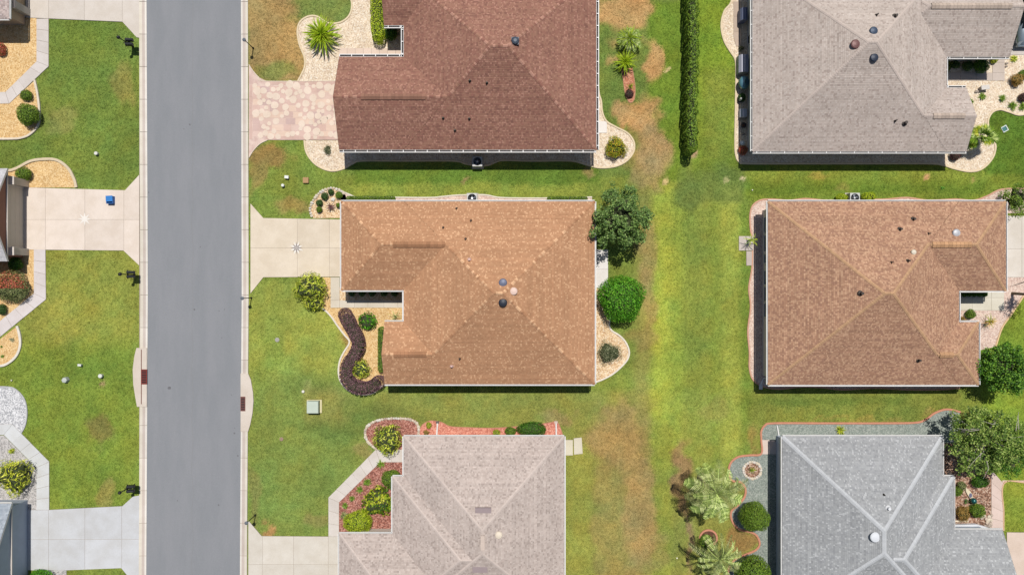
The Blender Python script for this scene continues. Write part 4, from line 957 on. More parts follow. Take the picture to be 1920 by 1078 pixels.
# hedges
hedge([(1301,-60),(1301,20),(1302,90),(1300,160),(1299,220),(1300,276)], 19, 2.1, 'tall clipped green hedge running down the back lawn with a black shadow on its left', 'mid', leaf=.12, rough=.14)
hedge([(706,-30),(706,0),(706,40),(709,66)], 24, 1.0, 'yellow green hedge beside the entry of the dark brown house', 'lime', leaf=.1, rough=.05)
hedge([(645,590),(656,612),(668,634),(671,650),(662,668),(651,684),(647,702),(654,719),(672,728),(692,727),(709,717)], 24, .85, 'dark purple hedge curling in an S along the front bed', 'purple', leaf=.08, rough=.03)
hedge([(714,619),(714,650),(714,692)], 12, .7, 'narrow olive green hedge against the front wall, right of the purple one', 'mid', leaf=.06, rough=.03)
hedge([(653,371.5),(690,371.5),(736,371.5)], 8, .6, 'thin green hedge along the north wall at its street end', 'mid', leaf=.06)
hedge([(1030,372.5),(1060,372),(1098,372.5)], 8, .6, 'thin green hedge along the north wall near the leafy tree', 'mid', leaf=.06)
# rounded shrubs
for a in (
 (49,179,11,'small round shrub on golden gravel above the larger ball shrub','mid',10,.6), (53,215,20,'large clipped ball shrub casting shade on the curved edging','mid',20,1.3),
 (44,326,14.5,'clipped shrub at the corner of the cream garage','mid',12,.8), (29,495,13,'dark green shrub in the shade south of the cream garage','deep',12,.8),
 (1,93,10,'red leaved plant at the left edge on golden gravel','red',12,.6),
 (3,580,9,'dark round shrub at the left edge below the reddish bush','dark',10,.6), (75,1090,24,'bright green bush at the bottom edge beside the pale driveway','bright',24,.9),
 (1155,277,19,'yellow green croton shrub in the curved cream bed behind the dark brown house','croton',19,1.0),
 (614,281,7,'sparse brown twiggy shrub alone in the rounded gravel bed','grey',9,.4),
 (1165,559.5,43,'big round clipped bright green tree beside the patio','bright',44,2.6),
 (1142,661,23,'grey green airy bush in the curved gravel bed behind the tan house','grey',20,.8),
 (957,808,10.5,'small rounded shrub left of the dark oval one','mid',8,.6), (997,804,28,'dark oval clipped shrub against the north wall','deep',13.5,.8), (931,811,7,'small yellow shrub on the salmon mulch','yel',6,.4),
 (734,898,18,'half hidden round shrub tucked under the roof corner','mid',18,1.0), (671,978,27,'wide clipped yellow green mound at the foot of the red mulch bed','lime',21,1.1),
 (1414,968,26,'dark green ball shrub between the silvery palm and the grey wall','mid',26,2.8), (1412,1073,32,'yellow green ball shrub at the bottom edge beside the grey wall','mid',30,2.6),
 (1324,1014,13,'little round shrub in the salmon ring beside the lower palm','mid',12,.6),
 (732,62,13,'dark shrub in the shaded corner of the dark brown house','deep',14,.8),
 (1578,371,11,'yellow green shrub left of the air conditioner','lime',8,.7), (1629,369,13,'yellow green shrub right of the air conditioner','lime',9,.7),
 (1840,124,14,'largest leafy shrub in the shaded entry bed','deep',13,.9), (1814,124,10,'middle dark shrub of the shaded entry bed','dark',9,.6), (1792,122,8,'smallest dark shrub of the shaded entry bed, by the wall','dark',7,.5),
 (1864,112,7,'yellow shrub at the sunny end of the entry bed','yel',7,.5),
 (1907,150,11,'bronze shrub in the rock garden at the right edge','bronze',11,.7), (1919,140,9,'green shrub behind the bronze one at the right edge','mid',9,.6), (1918,183,8,'dark red shrub at the right edge of the rock garden','darkred',8,.5),
 (1791,292,10,'dark red shrub under the corner of the roof','darkred',9,.6),
 (1820,589,9,'small green shrub beside the entry slabs','mid',9,.6), (1804,600,7,'brown twiggy shrub in the angle of the roof','bronze',6,.4),
 (1806,962,11,'olive bush beside the wall in the bark garden','bronze',14,.8), (1833,957,14,'green bush by the rock pile in the bark garden','mid',13,.8), (1838,903,16,'green shrub under the big loose tree','deep',11,.7),
 (1796,921,8,'small shrub by the wall above the cream stone leaf','mid',9,.5), (1803,911,8,'grey green shrub left of the cream stone leaf','olive',9,.5),
 (1180,176,8,'dark red low plant in the pink mulch strip','darkred',8,.4), (804,797,5,'yellow shrub beside the left downspout','yel',6,.4), (799,811,5,'orange brown shrub under the left downspout','bronze',5,.3),
 (1391,183,7,'dark leafy pot plant along the shaded wall','dark',8,.6), (1390,91,5,'grey shrub at the shaded end of the pavers','grey',5,.4), (1393,282,9,'reddish bush at the corner of the shaded wall','red',9,.5),
): shrub(a[0], a[1], a[2], a[3], a[4], ry=a[5], h=a[6], leaf=(.11 if a[2] > 30 else .075 if a[2] > 12 else .055), dens=(.35 if a[4] == 'grey' else 1.0), amp=(.35 if a[4] in ('grey','bronze','croton') else .13), jit=(.9 if a[4] == 'croton' else .55))
shrub(20,538,33,'large bush with reddish tips in the golden gravel at the left edge','olive',ry=28,h=1.3,leaf=.09,amp=.2,top='red')
for i, (x, y, r, pk, lb) in enumerate(((609,368,7,'dark','grey green ball shrub, largest in the stone ringed bed'), (620.5,360,5.5,'dark','ball shrub nearest the top of the stone ring'), (635.5,366,6.8,'mid','ball shrub nearest the roof corner in the stone ring'),
      (599,380.5,6.2,'dark','ball shrub on the left of the stone ringed bed'), (598.5,393,5.6,'mid','lowest ball shrub of the stone ringed bed'), (634.5,385,4.5,'mid','ball shrub half under the gutter in the stone ring'))):
    shrub(x, y, r, lb, pk, h=.5, leaf=.05, group='small shrubs in the stone ringed bed')
for i, x in enumerate((660, 679, 698, 720, 740)):
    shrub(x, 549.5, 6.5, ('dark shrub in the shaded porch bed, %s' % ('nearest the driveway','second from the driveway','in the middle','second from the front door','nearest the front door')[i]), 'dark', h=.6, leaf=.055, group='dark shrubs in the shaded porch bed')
for i in range(5):
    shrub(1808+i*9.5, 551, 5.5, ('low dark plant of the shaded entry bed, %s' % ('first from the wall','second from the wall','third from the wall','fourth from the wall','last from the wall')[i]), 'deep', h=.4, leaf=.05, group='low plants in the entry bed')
# big leaved plants
PAN = [pinnate_mesh('frond', 1.0, .22, (.5, -.75), cp('lime'), 16, lw=.022), pinnate_mesh('frond', 1.0, .2, (.4, -.55), cp('yel'), 16, lw=.022), pinnate_mesh('frond', 1.0, .22, (.7, -.9), cp('mid'), 16, lw=.022)]
PSIL = [pinnate_mesh('frond', 1.0, .24, (.55, -1.0), cp('silver'), 24, droop=.35, lw=.014, stalk=.2), pinnate_mesh('frond', 1.0, .22, (.45, -1.25), cp('silver'), 24, droop=.4, lw=.014, stalk=.2), pinnate_mesh('frond', 1.0, .22, (.3, -.7), cp('olive'), 24, droop=.3, lw=.010, stalk=.2)]
POLV = [pinnate_mesh('frond', 1.0, .13, (.6, -1.3), cp('olive'), 22, droop=.4, lw=.013, stalk=.15, vee=.5), pinnate_mesh('frond', 1.0, .12, (.4, -1.5), cp('silver'), 22, droop=.4, lw=.013, stalk=.15, vee=.5)]
FAN = [fan_mesh('frond', .55, .5, cp('mid')), fan_mesh('frond', .5, .55, cp('yel'), droop=.7), fan_mesh('frond', .6, .5, cp('silver'), droop=.5)]
STAR = [blade_mesh('frond', 1, .085, (.65, -.5), cp('lime')), blade_mesh('frond', 1, .08, (.5, -.4), cp('yel')), blade_mesh('frond', 1, .085, (.8, -.3), cp('lime'))]
AGG = [blade_mesh('leaf', 1, .12, (.7, -.1), cp('bright')), blade_mesh('leaf', 1, .11, (.9, .1), cp('deep'))]
AGY = [blade_mesh('leaf', 1, .13, (.7, -.3), cp('lime')), blade_mesh('leaf', 1, .12, (.8, -.1), cp('mid')), blade_mesh('leaf', 1, .1, (.5, -.4), cp('yel'))]
CYC = [pinnate_mesh('frond', 1.0, .11, (.5, -.5), cp('mid'), 16, droop=.1, lw=.022), pinnate_mesh('frond', 1.0, .11, (.4, -.4), cp('yel'), 16, droop=.1, lw=.022), pinnate_mesh('frond', 1.0, .12, (.6, -.4), cp('lime'), 16, droop=.1, lw=.022)]
DRK = [blade_mesh('leaf', 1, .16, (.5, -.1), cp('darkred'))]
rosette(604, 67, .75, 'broad yellow green sago palm in the cream gravel corner of the lawn', STAR, 190, 'palm', 1.55, trunk=.16, tiers=4, name='sago_palm', tilt=(-.15, 1.1), seed=4)
shrub(582, 539, 31, 'bright yellow green bushy palm at the corner of the driveway', 'yelg', ry=27, h=1.5, leaf=.34, asp=.17, dens=1.5, amp=.22, jit=.5, cat='palm', name='areca_palm')
shrub(588, 566, 20, 'lower clump of bright palm fronds south of the bushy palm', 'yelg', ry=17, h=1.0, leaf=.34, asp=.17, dens=1.5, amp=.3, jit=.6, cat='palm', name='areca_palm')
shrub(689, 602, 17, 'round green spiky plant beside the purple hedge', 'bright', h=.8, leaf=.3, asp=.24, dens=1.3, amp=.1, jit=.6, cat='agave', name='agave')
shrub(677, 692, 17.5, 'yellow edged spiky plant held in the curl of the purple hedge', 'yelg', h=.8, leaf=.32, asp=.18, dens=1.3, amp=.14, jit=.6, cat='yucca', name='yucca')
shrub(727, 824, 27, 'spiky yellow green palm half over the stone edging and walkway', 'yelg', ry=29, h=1.4, leaf=.32, asp=.18, dens=1.4, amp=.2, jit=.6, cat='palm', name='areca_palm')
shrub(708, 940, 28, 'broad leaved yellow and green croton in the red mulch bed', 'crotgrn', ry=26, h=.9, leaf=.24, dens=1.1, amp=.3, jit=.8, top='yel', name='croton', cat='croton')
rosette(1180, 73, .8, 'silvery topped palm on the back lawn, upper of two', STAR+PSIL[:1], 130, 'palm', 1.1, trunk=.1, tiers=4, tilt=(-.1, 1.2), seed=10)
rosette(1172, 117, .65, 'bright green palm on the back lawn, lower of two', STAR, 130, 'palm', 1.0, trunk=.1, tiers=4, tilt=(-.1, 1.2), seed=11)
rosette(1182, 162, .3, 'little pale green plant in the pink mulch strip', AGY, 26, 'shrub', .38, tiers=3, name='shrub', piece='leaf', tilt=(0, 1.2), seed=12)
rosette(1343, 924, 4.4, 'large silvery palm with arching fronds and black ground shadow', PSIL, 36, 'palm', 2.5, trunk=.2, tiers=5, tilt=(-.25, 1.05), seed=13)
rosette(1350, 1046, 3.9, 'sparse olive palm with thin drooping fronds at the bottom edge', POLV, 34, 'palm', 2.35, trunk=.2, tiers=5, tilt=(-.2, .9), seed=14)
rosette(1840, 256, 1.6, 'fan palm at the corner of the pale grey brown roof', FAN, 26, 'palm', 1.15, trunk=.14, tiers=4, tilt=(-.2, 1.0), seed=16)
shrub(26, 893, 32, 'yellow green palm on grey gravel beside the pale walkway', 'yelp', ry=33, h=1.5, leaf=.32, asp=.18, dens=1.3, amp=.32, jit=.6, cat='palm', name='areca_palm')
rosette(619.5, 387, .35, 'dark red spiky plant in the stone ringed bed', DRK, 22, 'spiky plant', .46, tiers=3, name='spiky_plant', piece='leaf', tilt=(-.1, .9), seed=18)
rosette(1409, 450, .9, 'potted palm like plant on the concrete pads beside the brown house', CYC, 22, 'palm', .55, tiers=3, tilt=(-.1, 1.0), seed=19)
rosette(1410, 881, .2, 'yellow green rosette inside the ring of white stones', AGY, 26, 'succulent', .38, tiers=3, name='succulent', piece='leaf', tilt=(0, 1.2), seed=20)
rosette(741, 593, .4, 'blue green fan of thin leaves in the gravel angle of the front wall', [blade_mesh('leaf', 1, .06, (.8, .1), cp('silver')), blade_mesh('leaf', 1, .06, (.7, -.1), cp('olive'))], 30, 'spiky plant', .6, tiers=3, name='spiky_plant', piece='leaf', tilt=(-.1, 1.2), seed=21)
rosette(1856, 603, .5, 'bronze grass like plant in the pink gravel right of the house', [blade_mesh('leaf', 1, .07, (.8, -.5), cp('bronze')), blade_mesh('leaf', 1, .07, (.7, -.3), cp('yel'))], 60, 'ornamental grass', .66, tiers=4, name='ornamental_grass', piece='leaf', tilt=(-.1, 1.2), seed=22)
for (x, y, r, lb, pk) in ((22,845,7,'small yellow green tuft above the left palm on grey gravel','yel'), (22,636,6,'brown green tuft in the rounded gravel bed at the left','grey'), (4,668,4,'tiny tuft at the left edge of the rounded bed','mid'), (2,650,3,'tiny sprig at the very left of the rounded bed','mid'),
  (714,870,9,'spiky tuft at the top corner of the red mulch triangle','mid'), (689,904,9,'widest green tuft along the diagonal walkway','mid'), (674,917,8,'green tuft second along the diagonal walkway from the top row','mid'), (660,934,6.5,'small tuft midway along the walkway edge','mid'),
  (647,947,7,'tuft where the walkway bends','mid'), (645,966,8,'grey green tuft just above the wide clipped mound','olive'), (1576,806,11,'single green tuft on the grey green gravel strip','yel'),
  (1901,111,8,'yellow tuft beside the parked car in the rock garden','yel'), (1841,181,8,'green tuft right of the pale stone block','mid'), (1820,191,7,'green tuft against the roof edge in the rock garden','mid'), (1878.6,184.5,8,'tuft in the middle of the rock garden','mid'),
  (1898,199,10,'larger tuft by the curved edging','mid'), (1917,200,9,'tuft at the right edge by the curved edging','mid'), (1768,352,4,'tiny sprout on the lawn above the brown house','bright'), (1821,949,6,'low green tuft beside the gazing ball','olive'), (1812,940,6,'dark tuft below the cream stone leaf','dark')):
    tuft(x, y, r, lb, pk, n=60 if r > 6 else 24)
# trees
tree(1163, 408, 60, 3.3, 'loose leafy dark green tree shading the patio corner of the tan roof', 'tree', 170, 56, .17, ry=66, rz=1.3, seed=3, spread=.34)
tree(1884, 690, 47, 2.6, 'dense bright green tree against the right wall of the brown house', 'btree', 150, 70, .16, ry=50, rz=1.4, seed=5, spread=.42, shell=.6)
tree(1908, 372, 26, 2.2, 'green tree at the top right corner of the brown house', 'mid', 60, 60, .1, ry=34, rz=1.0, seed=6, spread=.32)
tree(1952, 552, 24, 3.0, 'bare branched young tree just right of the picture', 'grey', 34, 24, .1, rz=.8, seed=9, spread=.22, core=False)
def pale_limbs(t, x, y, hc, rx, ry, rz, rr):
    mb = MB()
    for _ in range(7):
        a = rr.uniform(0, 6.28); r0 = rr.uniform(.45, .6); r1 = rr.uniform(.6, .98); z = hc+rz*rr.uniform(.5, .95)
        p = Vector((x+rx*r0*math.cos(a), y+ry*r0*math.sin(a), z)); q = Vector((x+rx*r1*math.cos(a+.3), y+ry*r1*math.sin(a+.3), z-rz*.25)); m = p.lerp(q, .5)+Vector((rr.uniform(-.2, .2), rr.uniform(-.2, .2), .1))
        mb.tube([p, m, q], [.026, .02, .008], 5)
    obj('bare_limbs', mb, M_pale, t)
tree(1855, 826, 84, 3.3, 'largest tree, loose grey green crown with pale bare limbs beside the grey roof', 'loose', 270, 48, .16, ry=72, rz=1.5, trunk=.13, bark=M_pale, seed=8, spread=.4, extra=pale_limbs, core=False, shell=.3)
tree(1895, 852, 38, 3.0, 'greener lower tree growing through the right of the largest tree', 'deep', 60, 52, .13, ry=44, rz=1.1, seed=12, spread=.36)
# ---------------------------------------------------------------- small things
def star(cx, cy, R, cols, label, name='painted_star', order=0):
    x, y = G(cx, cy); t = thing(name, label, 'driveway marking', (x, y, .066))
    def ray(a, L, w, c, z, nm):
        mb = MB(); ca, sa = math.cos(a), math.sin(a); f = lambda u, v: (x+ca*u-sa*v, y+sa*u+ca*v, z)
        mb.add([f(0, 0), f(L*.3, -w), f(L, 0), f(L*.3, w)], [(0, 1, 2, 3)], c); obj(nm, mb, M_tinted, t)
    for k in range(8): ray(k*math.pi/4+math.pi/8*(cols[1] is not None), R*(1 if k % 2 else .92), R*.13, cols[0], .0665+.0002*k, 'ray')
    if cols[1]:
        for k in range(8): ray(k*math.pi/4, R*(.86 if k % 2 == 0 else .74), R*.1, cols[1], .0705+.0002*k, 'ray')
        obj('centre', MB().sheet([(x+R*.24*math.cos(a), y+R*.24*math.sin(a)) for a in np.linspace(0, 6.283, 17)[:-1]], .0735, cols[2]), M_tinted, t)
star(556.5, 465, 14*PX, (C(250,246,238), C(156,144,142), C(184,176,170)), 'compass star with dark and white rays set in the beige driveway')
star(159.5, 411, 14*PX, (C(250,244,236), None, None), 'plain white star on the driveway with the blue bin')
def lamp(bx, by, label, lean=1):
    x, y = G(bx, by); t = thing('lamp_post', label, 'lamp post', (x, y, 0), 'black lamp posts along the right kerb'); h = 1.72
    obj('pole', MB().tube([(x, y, 0), (x, y, h)], [.035, .028], 8).lathe([(.08, 0), (.075, .1), (.04, .16)], 10, (x, y, 0)), M_black, t)
    obj('lantern', MB().lathe([(.03, h), (.10, h+.06), (.12, h+.2), (.05, h+.22)], 8, (x, y, 0)), M_black, t)
    obj('lantern_cap', MB().lathe([(.14, h+.215), (.13, h+.24), (.02, h+.31)], 8, (x, y, 0), col=C(120,126,136)), M_tinted, t)
lamp(475, 91, 'black lamp post beside the brownish top lawn'); lamp(471.5, 558.5, 'black lamp post at the corner of the bright green front lawn'); lamp(479, 965, 'black lamp post next to the lowest right hand driveway')
def mailbox(bx, by, label):
    x, y = G(bx, by); t = thing('mailbox_post', label, 'mailbox', (x, y, 0), 'twin mailboxes along the left kerb'); h = 1.95
    obj('pole', MB().tube([(x, y, 0), (x, y, h)], [.045, .035], 10).lathe([(.09, 0), (.08, .12), (.05, .18)], 10, (x, y, 0)), M_black, t)
    obj('lantern', MB().lathe([(.03, h), (.1, h+.04), (.135, h+.14), (.1, h+.24), (.02, h+.28)], 12, (x, y, 0)), M_black, t, smooth=True)
    obj('crossbar', MB().box(x-.04, y-.32, .98, x+.04, y+.32, 1.03).box(x-.25, y-.02, .93, x+.3, y+.02, .98), M_black, t)
    for s in (-1, 1):
        cy = y+s*.16; x0, x1 = x+.0, x+.52; mb = MB(); n = 8; o = []
        prof = [(-.1, 1.03), (.1, 1.03), (.1, 1.14)]+[(.1*math.cos(a), 1.14+.09*math.sin(a)) for a in np.linspace(0, math.pi, n)[1:-1]]+[(-.1, 1.14)]
        k = len(prof); vs = [(x0, cy+p[0], p[1]) for p in prof]+[(x1, cy+p[0], p[1]) for p in prof]
        mb.add(vs, [tuple(range(k))[::-1], tuple(range(k, 2*k))]+[(i, (i+1) % k, k+(i+1) % k, k+i) for i in range(k)], C(74,76,78))
        b = obj('mailbox', mb, M_metal, t); obj('flag', MB().box(x0+.2, cy+.101*s-.005, 1.1, x0+.24, cy+.101*s+.01, 1.22, C(60,60,62)), M_tinted, b)
        obj('door', MB().box(x1, cy-.095, 1.03, x1+.012, cy+.095, 1.2), M_black, b)
        obj('newspaper_box', MB().box(x0+.02, cy-.09, .82, x1-.05, cy+.09, .93), M_black, t)
mailbox(249.5, 88, 'twin black mailboxes on a post just below the top left driveway'); mailbox(252.5, 515, 'twin black mailboxes on a post below the driveway with the blue bin'); mailbox(252, 909, 'twin black mailboxes on a post above the bottom left driveway')
def ac(px, py, label, w=.72, d=.72, h=.75):
    x, y = A(px, py, h); t = thing('air_conditioner', label, 'air conditioner', (x, y, 0), 'outdoor air conditioning units')
    mb = MB(); q = w/2; e = d/2; g = C(206,206,204)
    mb.box(x-q, y-e, .1, x-q+.04, y+e, h, g); mb.box(x+q-.04, y-e, .1, x+q, y+e, h, g); mb.box(x-q+.04, y-e, .1, x+q-.04, y-e+.04, h, g); mb.box(x-q+.04, y+e-.04, .1, x+q-.04, y+e, h, g)
    obj('cabinet', mb, M_tinted, t); obj('pad', MB().box(x-q-.08, y-e-.08, 0, x+q+.08, y+e+.08, .1, C(208,200,190)), M_conc, t)
    s = MB(); n = 24; R = min(q, e)*.86
    vs = [(x-q, y-e), (x+q, y-e), (x+q, y+e), (x-q, y+e)]; ring = [(x+R*math.cos(2*math.pi*k/n), y+R*math.sin(2*math.pi*k/n)) for k in range(n)]; sq = []
    for k in range(n):
        a = 2*math.pi*k/n; m = max(abs(math.cos(a)), abs(math.sin(a))); sq.append((x+q*math.cos(a)/m, y+e*math.sin(a)/m))
    for k in range(n): j = (k+1) % n; s.add([(*ring[k], h+.012), (*ring[j], h+.012), (*sq[j], h+.012), (*sq[k], h+.012)], [(0, 3, 2, 1)], C(214,214,214))
    obj('top_cover', s, M_tinted, t)
    f = MB()
    for k in range(5):
        a = 2*math.pi*k/5; f.add([(x, y, h-.1), (x+R*.9*math.cos(a), y+R*.9*math.sin(a), h-.08), (x+R*.9*math.cos(a+.7), y+R*.9*math.sin(a+.7), h-.14)], [(0, 1, 2)], C(110,116,128))
    f.lathe([(.08, h-.12), (.07, h-.04)], 10, (x, y, 0), col=C(220,222,226)); obj('fan', f, M_metal, t)
    gr = MB()
    for rr_ in (.3, .55, .8, .98): gr.tube([(x+R*rr_*math.cos(a), y+R*rr_*math.sin(a), h+.0) for a in np.linspace(0, 6.283, 25)], .006, 4, C(150,152,156), cap=False)
    obj('grille', gr, M_metal, t); obj('well', MB().lathe([(R, .12), (R, .14)], 16, (x, y, 0)), M_black, t)
ac(895, 303, 'air conditioner standing in the shade below the dark brown roof'); ac(885, 371.5, 'air conditioner against the north edge of the tan roof'); ac(1603, 371, 'air conditioner between two yellow green shrubs above the brown roof')
def capbox(px, py, w, h, col, label, name='utility_cover', cat='utility cover', rz=.3, d=None, kind='box', group=None):
    x, y = A(px, py, h); d = d or w; t = thing(name, label, cat, (x, y, 0), group)
    if kind == 'round':
        obj('body', MB().lathe([(w*.42, 0), (w*.42, h*.7)], 12, (x, y, 0), col=shade(col, .8)), M_tinted, t); obj('cap', MB().lathe([(w*.5, h*.7), (w*.5, h*.88), (w*.4, h)], 12, (x, y, 0), col=col), M_tinted, t)
    elif kind == 'hex':
        obj('body', MB().lathe([(w*.5, 0), (w*.42, h*.7)], 6, (x, y, 0), col=shade(col, .85)), M_tinted, t); obj('cap', MB().lathe([(w*.44, h*.7), (w*.4, h*.9), (w*.25, h)], 6, (x, y, 0), col=col), M_tinted, t)
    else:
        obj('body', MB().box(x-w/2+.02, y-d/2+.02, 0, x+w/2-.02, y+d/2-.02, h*.8, shade(col, .85), rz), M_tinted, t); obj('cap', MB().box(x-w/2, y-d/2, h*.8, x+w/2, y+d/2, h, col, rz), M_tinted, t)
    return t
capbox(179, 287.5, .28, .3, C(236,236,226), 'small white capped pedestal on the upper left lawn', kind='round')
capbox(119.5, 713, .5, .36, C(206,212,206), 'grey green six sided utility box on the left lawn', kind='hex'); capbox(187, 705, .32, .32, C(238,240,232), 'white pedestal beside a bare patch on the left lawn', kind='round')
capbox(148.5, 684.5, .26, .3, C(240,242,236), 'white narrow box with a flat arm on the left lawn', d=.16, rz=-.1)
capbox(537, 332, .3, .3, C(244,246,240), 'white box post in front of the dark brown house, upper one', d=.22, rz=-.1); capbox(529.5, 347.5, .24, .34, C(242,244,238), 'white round post in front of the dark brown house, lower one', kind='round')
capbox(573, 338, .42, .2, C(186,146,98), 'tan square valve box on the lawn north of the stone ring', rz=0.0); capbox(519.5, 637, .34, .05, C(176,172,164), 'grey round valve cover in the bright front lawn', kind='round'); capbox(527.5, 823, .3, .05, C(164,138,118), 'brown round valve cover with a white spot in the lower front lawn', kind='round')
capbox(568, 734, .22, .14, C(244,240,228), 'white round cap in the lawn above the transformer', kind='round'); capbox(21, 713, .12, .1, C(222,220,200), 'tiny pale cap on the lawn above the white gravel', kind='round')
capbox(1883.5, 242, .3, .06, C(70,130,130), 'teal valve lid in a white frame on the right lawn', d=.3, rz=.5)
x, y = G(1883.5, 242); tq = MB(); [tq.box(x+a, y+b, 0, x+c, y+d, .05, C(230,240,236), .5, (x, y)) for a, b, c, d in ((-.22,-.22,.22,-.16),(-.22,.16,.22,.22),(-.22,-.16,-.16,.16),(.16,-.16,.22,.16))]
tag(obj('valve_frame', tq, M_tinted), 'white square frame round the teal valve lid', 'valve frame')
capbox(1411, 356.5, .1, .1, C(240,240,220), 'tiny white marker on the lawn left of the brown house', kind='round'); capbox(1269.5, 1046, .12, .1, C(250,246,214), 'tiny white marker on the lawn left of the lower palm', kind='round')
# electrical transformer on its pad
x, y = G(590, 762); t = thing('transformer', 'grey green electrical transformer box on a cream pad in the front lawn', 'transformer', (x, y, 0))
obj('pad', MB().box(x-.56, y-.46, 0, x+.56, y+.52, .1, C(232,222,180)), M_conc, t)
bx_ = A(586, 763.5, .62); obj('cabinet', MB().box(bx_[0]-.42, bx_[1]-.44, .1, bx_[0]+.42, bx_[1]+.44, .6, C(176,190,172)), M_tinted, t)
obj('lid', MB().prism([(bx_[0]-.44, bx_[1]-.46), (bx_[0]+.44, bx_[1]-.46), (bx_[0]+.44, bx_[1]+.46), (bx_[0]-.44, bx_[1]+.46)], .6, .66, C(206,218,204), .05), M_tinted, t)
# blue recycling bin
x, y = A(205, 374.5, .4); t = thing('recycling_bin', 'bright blue recycling bin left on the driveway', 'recycling bin', (x, y, .06))
b = MB(); cb = C(36,112,196)
for (a0, b0, a1, b1) in ((-.24,-.27,-.21,.27),(.21,-.27,.24,.27),(-.21,-.27,.21,-.24),(-.21,.24,.21,.27)): b.box(x+a0, y+b0, .06, x+a1, y+b1, .4, cb)
b.box(x-.21, y-.24, .06, x+.21, y+.24, .12, C(30,96,176)); obj('tub', b, M_tinted, t); obj('lid', MB().box(x-.26, y-.14, .405, x+.24, y+.29, .425, C(50,134,214), .06), M_tinted, t)
obj('handle', MB().box(x-.25, y-.3, .33, x+.25, y-.275, .37, C(28,90,160)), M_tinted, t)
# storm drains
def drain(apron, grate, slot, label, col):
    cx = sum(p[0] for p in apron)/len(apron); cy = sum(p[1] for p in apron)/len(apron); x, y = G(cx, cy)
    t = thing('storm_drain', label, 'storm drain', (x, y, 0), 'kerb inlets of the storm drain')
    obj('apron', MB().prism(PL(apron), 0, .1, C(228,216,204)), M_conc, t)
    x0, y0 = G(grate[0], grate[3]); x1, y1 = G(grate[2], grate[1])
    obj('well', MB().box(x0, y0, .0, x1, y1, .106), M_black, t)
    g = MB(); 
    g.box(x0, y0, .107, x1, y0+.05, .125, col); g.box(x0, y1-.05, .107, x1, y1, .125, col); g.box(x0, y0+.05, .107, x0+.04, y1-.05, .125, col); g.box(x1-.04, y0+.05, .107, x1, y1-.05, .125, col)
    go = obj('grate', g, M_tinted, t); n = 8
    for i in range(n):
        yy = y0+.05+(y1-y0-.1)*(i+.5)/n; obj('bar', MB().box(x0+.042, yy-.022, .108, x1-.042, yy+.022, .123, shade(col, random.uniform(.85, 1.1))), M_tinted, go)
    if slot:
        a = G(slot[0], slot[3]); b = G(slot[2], slot[1]); obj('inlet_slot', MB().box(a[0], a[1], .09, b[0], b[1], .105, C(120,70,60)), M_tinted, t)
drain([(276.5,652),(257,652),(253,668),(250,692),(251,720),(255,745),(258,762),(276.5,762)], (266,692,277,720), (265.5,655,267,757), 'left kerb inlet with a wide red brown grate and long slot', C(150,60,52))
drain([(452,700),(466,700),(471,712),(475,735),(476,752),(474,775),(470,795),(466,808),(452,808)], (452,743,461,770), None, 'right kerb inlet with a small brown grate', C(140,84,76))
# downspouts and wall ends of the lower house
for px, lb, px2 in ((819,'left white downspout pipe laid across the salmon mulch',820.5), (1043,'right white downspout pipe laid across the salmon mulch',1042.5)):
    x0, y0 = G(px, 818); x1, y1 = G(px2, 793)
    t = thing('downspout', lb, 'downspout', (x0, y0, 0)); obj('pipe', MB().tube([(x0, y0-.1, 2.3), (x0, y0-.12, .15), (x0, y0+.1, .09), (x1, y1, .07)], .06, 8), M_metal_w, t)
    obj('splash_block', MB().box(x1-.12, y1-.02, .02, x1+.12, y1+.16, .06, C(110,100,96) if px < 900 else C(220,200,190)), M_conc, t)
x0, y0 = G(1460, 818); x1, y1 = G(1456.5, 797); t = thing('downspout', 'white downspout pipe across the grey green gravel at the grey roof corner', 'downspout', (x0, y0, 0)); obj('pipe', MB().tube([(x0, y0-.15, 2.2), (x0, y0-.1, .15), (x0, y0, .08), (x1, y1, .07)], .05, 8), M_metal_w, t)
x0, y0 = G(1430, 708); x1, y1 = G(1426, 726); t = thing('downspout', 'grey downspout with splash block in the shade at the brown house corner', 'downspout', (x0, y0, 0)); obj('pipe', MB().tube([(x0+.1, y0, 2.2), (x0+.02, y0, .15), (x0, y0-.1, .08), (x1, y1+.2, .07)], .05, 8), M_metal_w, t); obj('splash_block', MB().box(x1-.13, y1-.15, .03, x1+.13, y1+.25, .08, C(236,234,236)), M_conc, t)
# ring of white stones
x, y = G(1410, 881); t = thing('stone_ring', 'ring of white stones round a small planting on the grey green gravel', 'stone ring', (x, y, 0))
obj('soil', MB().sheet([(x+.6*math.cos(a), y+.55*math.sin(a)) for a in np.linspace(0, 6.283, 17)[:-1]], .045), M_bark, t)
stones([(1410+16.5*math.cos(a), 881+15.5*math.sin(a)) for a in np.linspace(0, 6.283, 25)[:-1]], t, 3.0, (0, 4), .7)
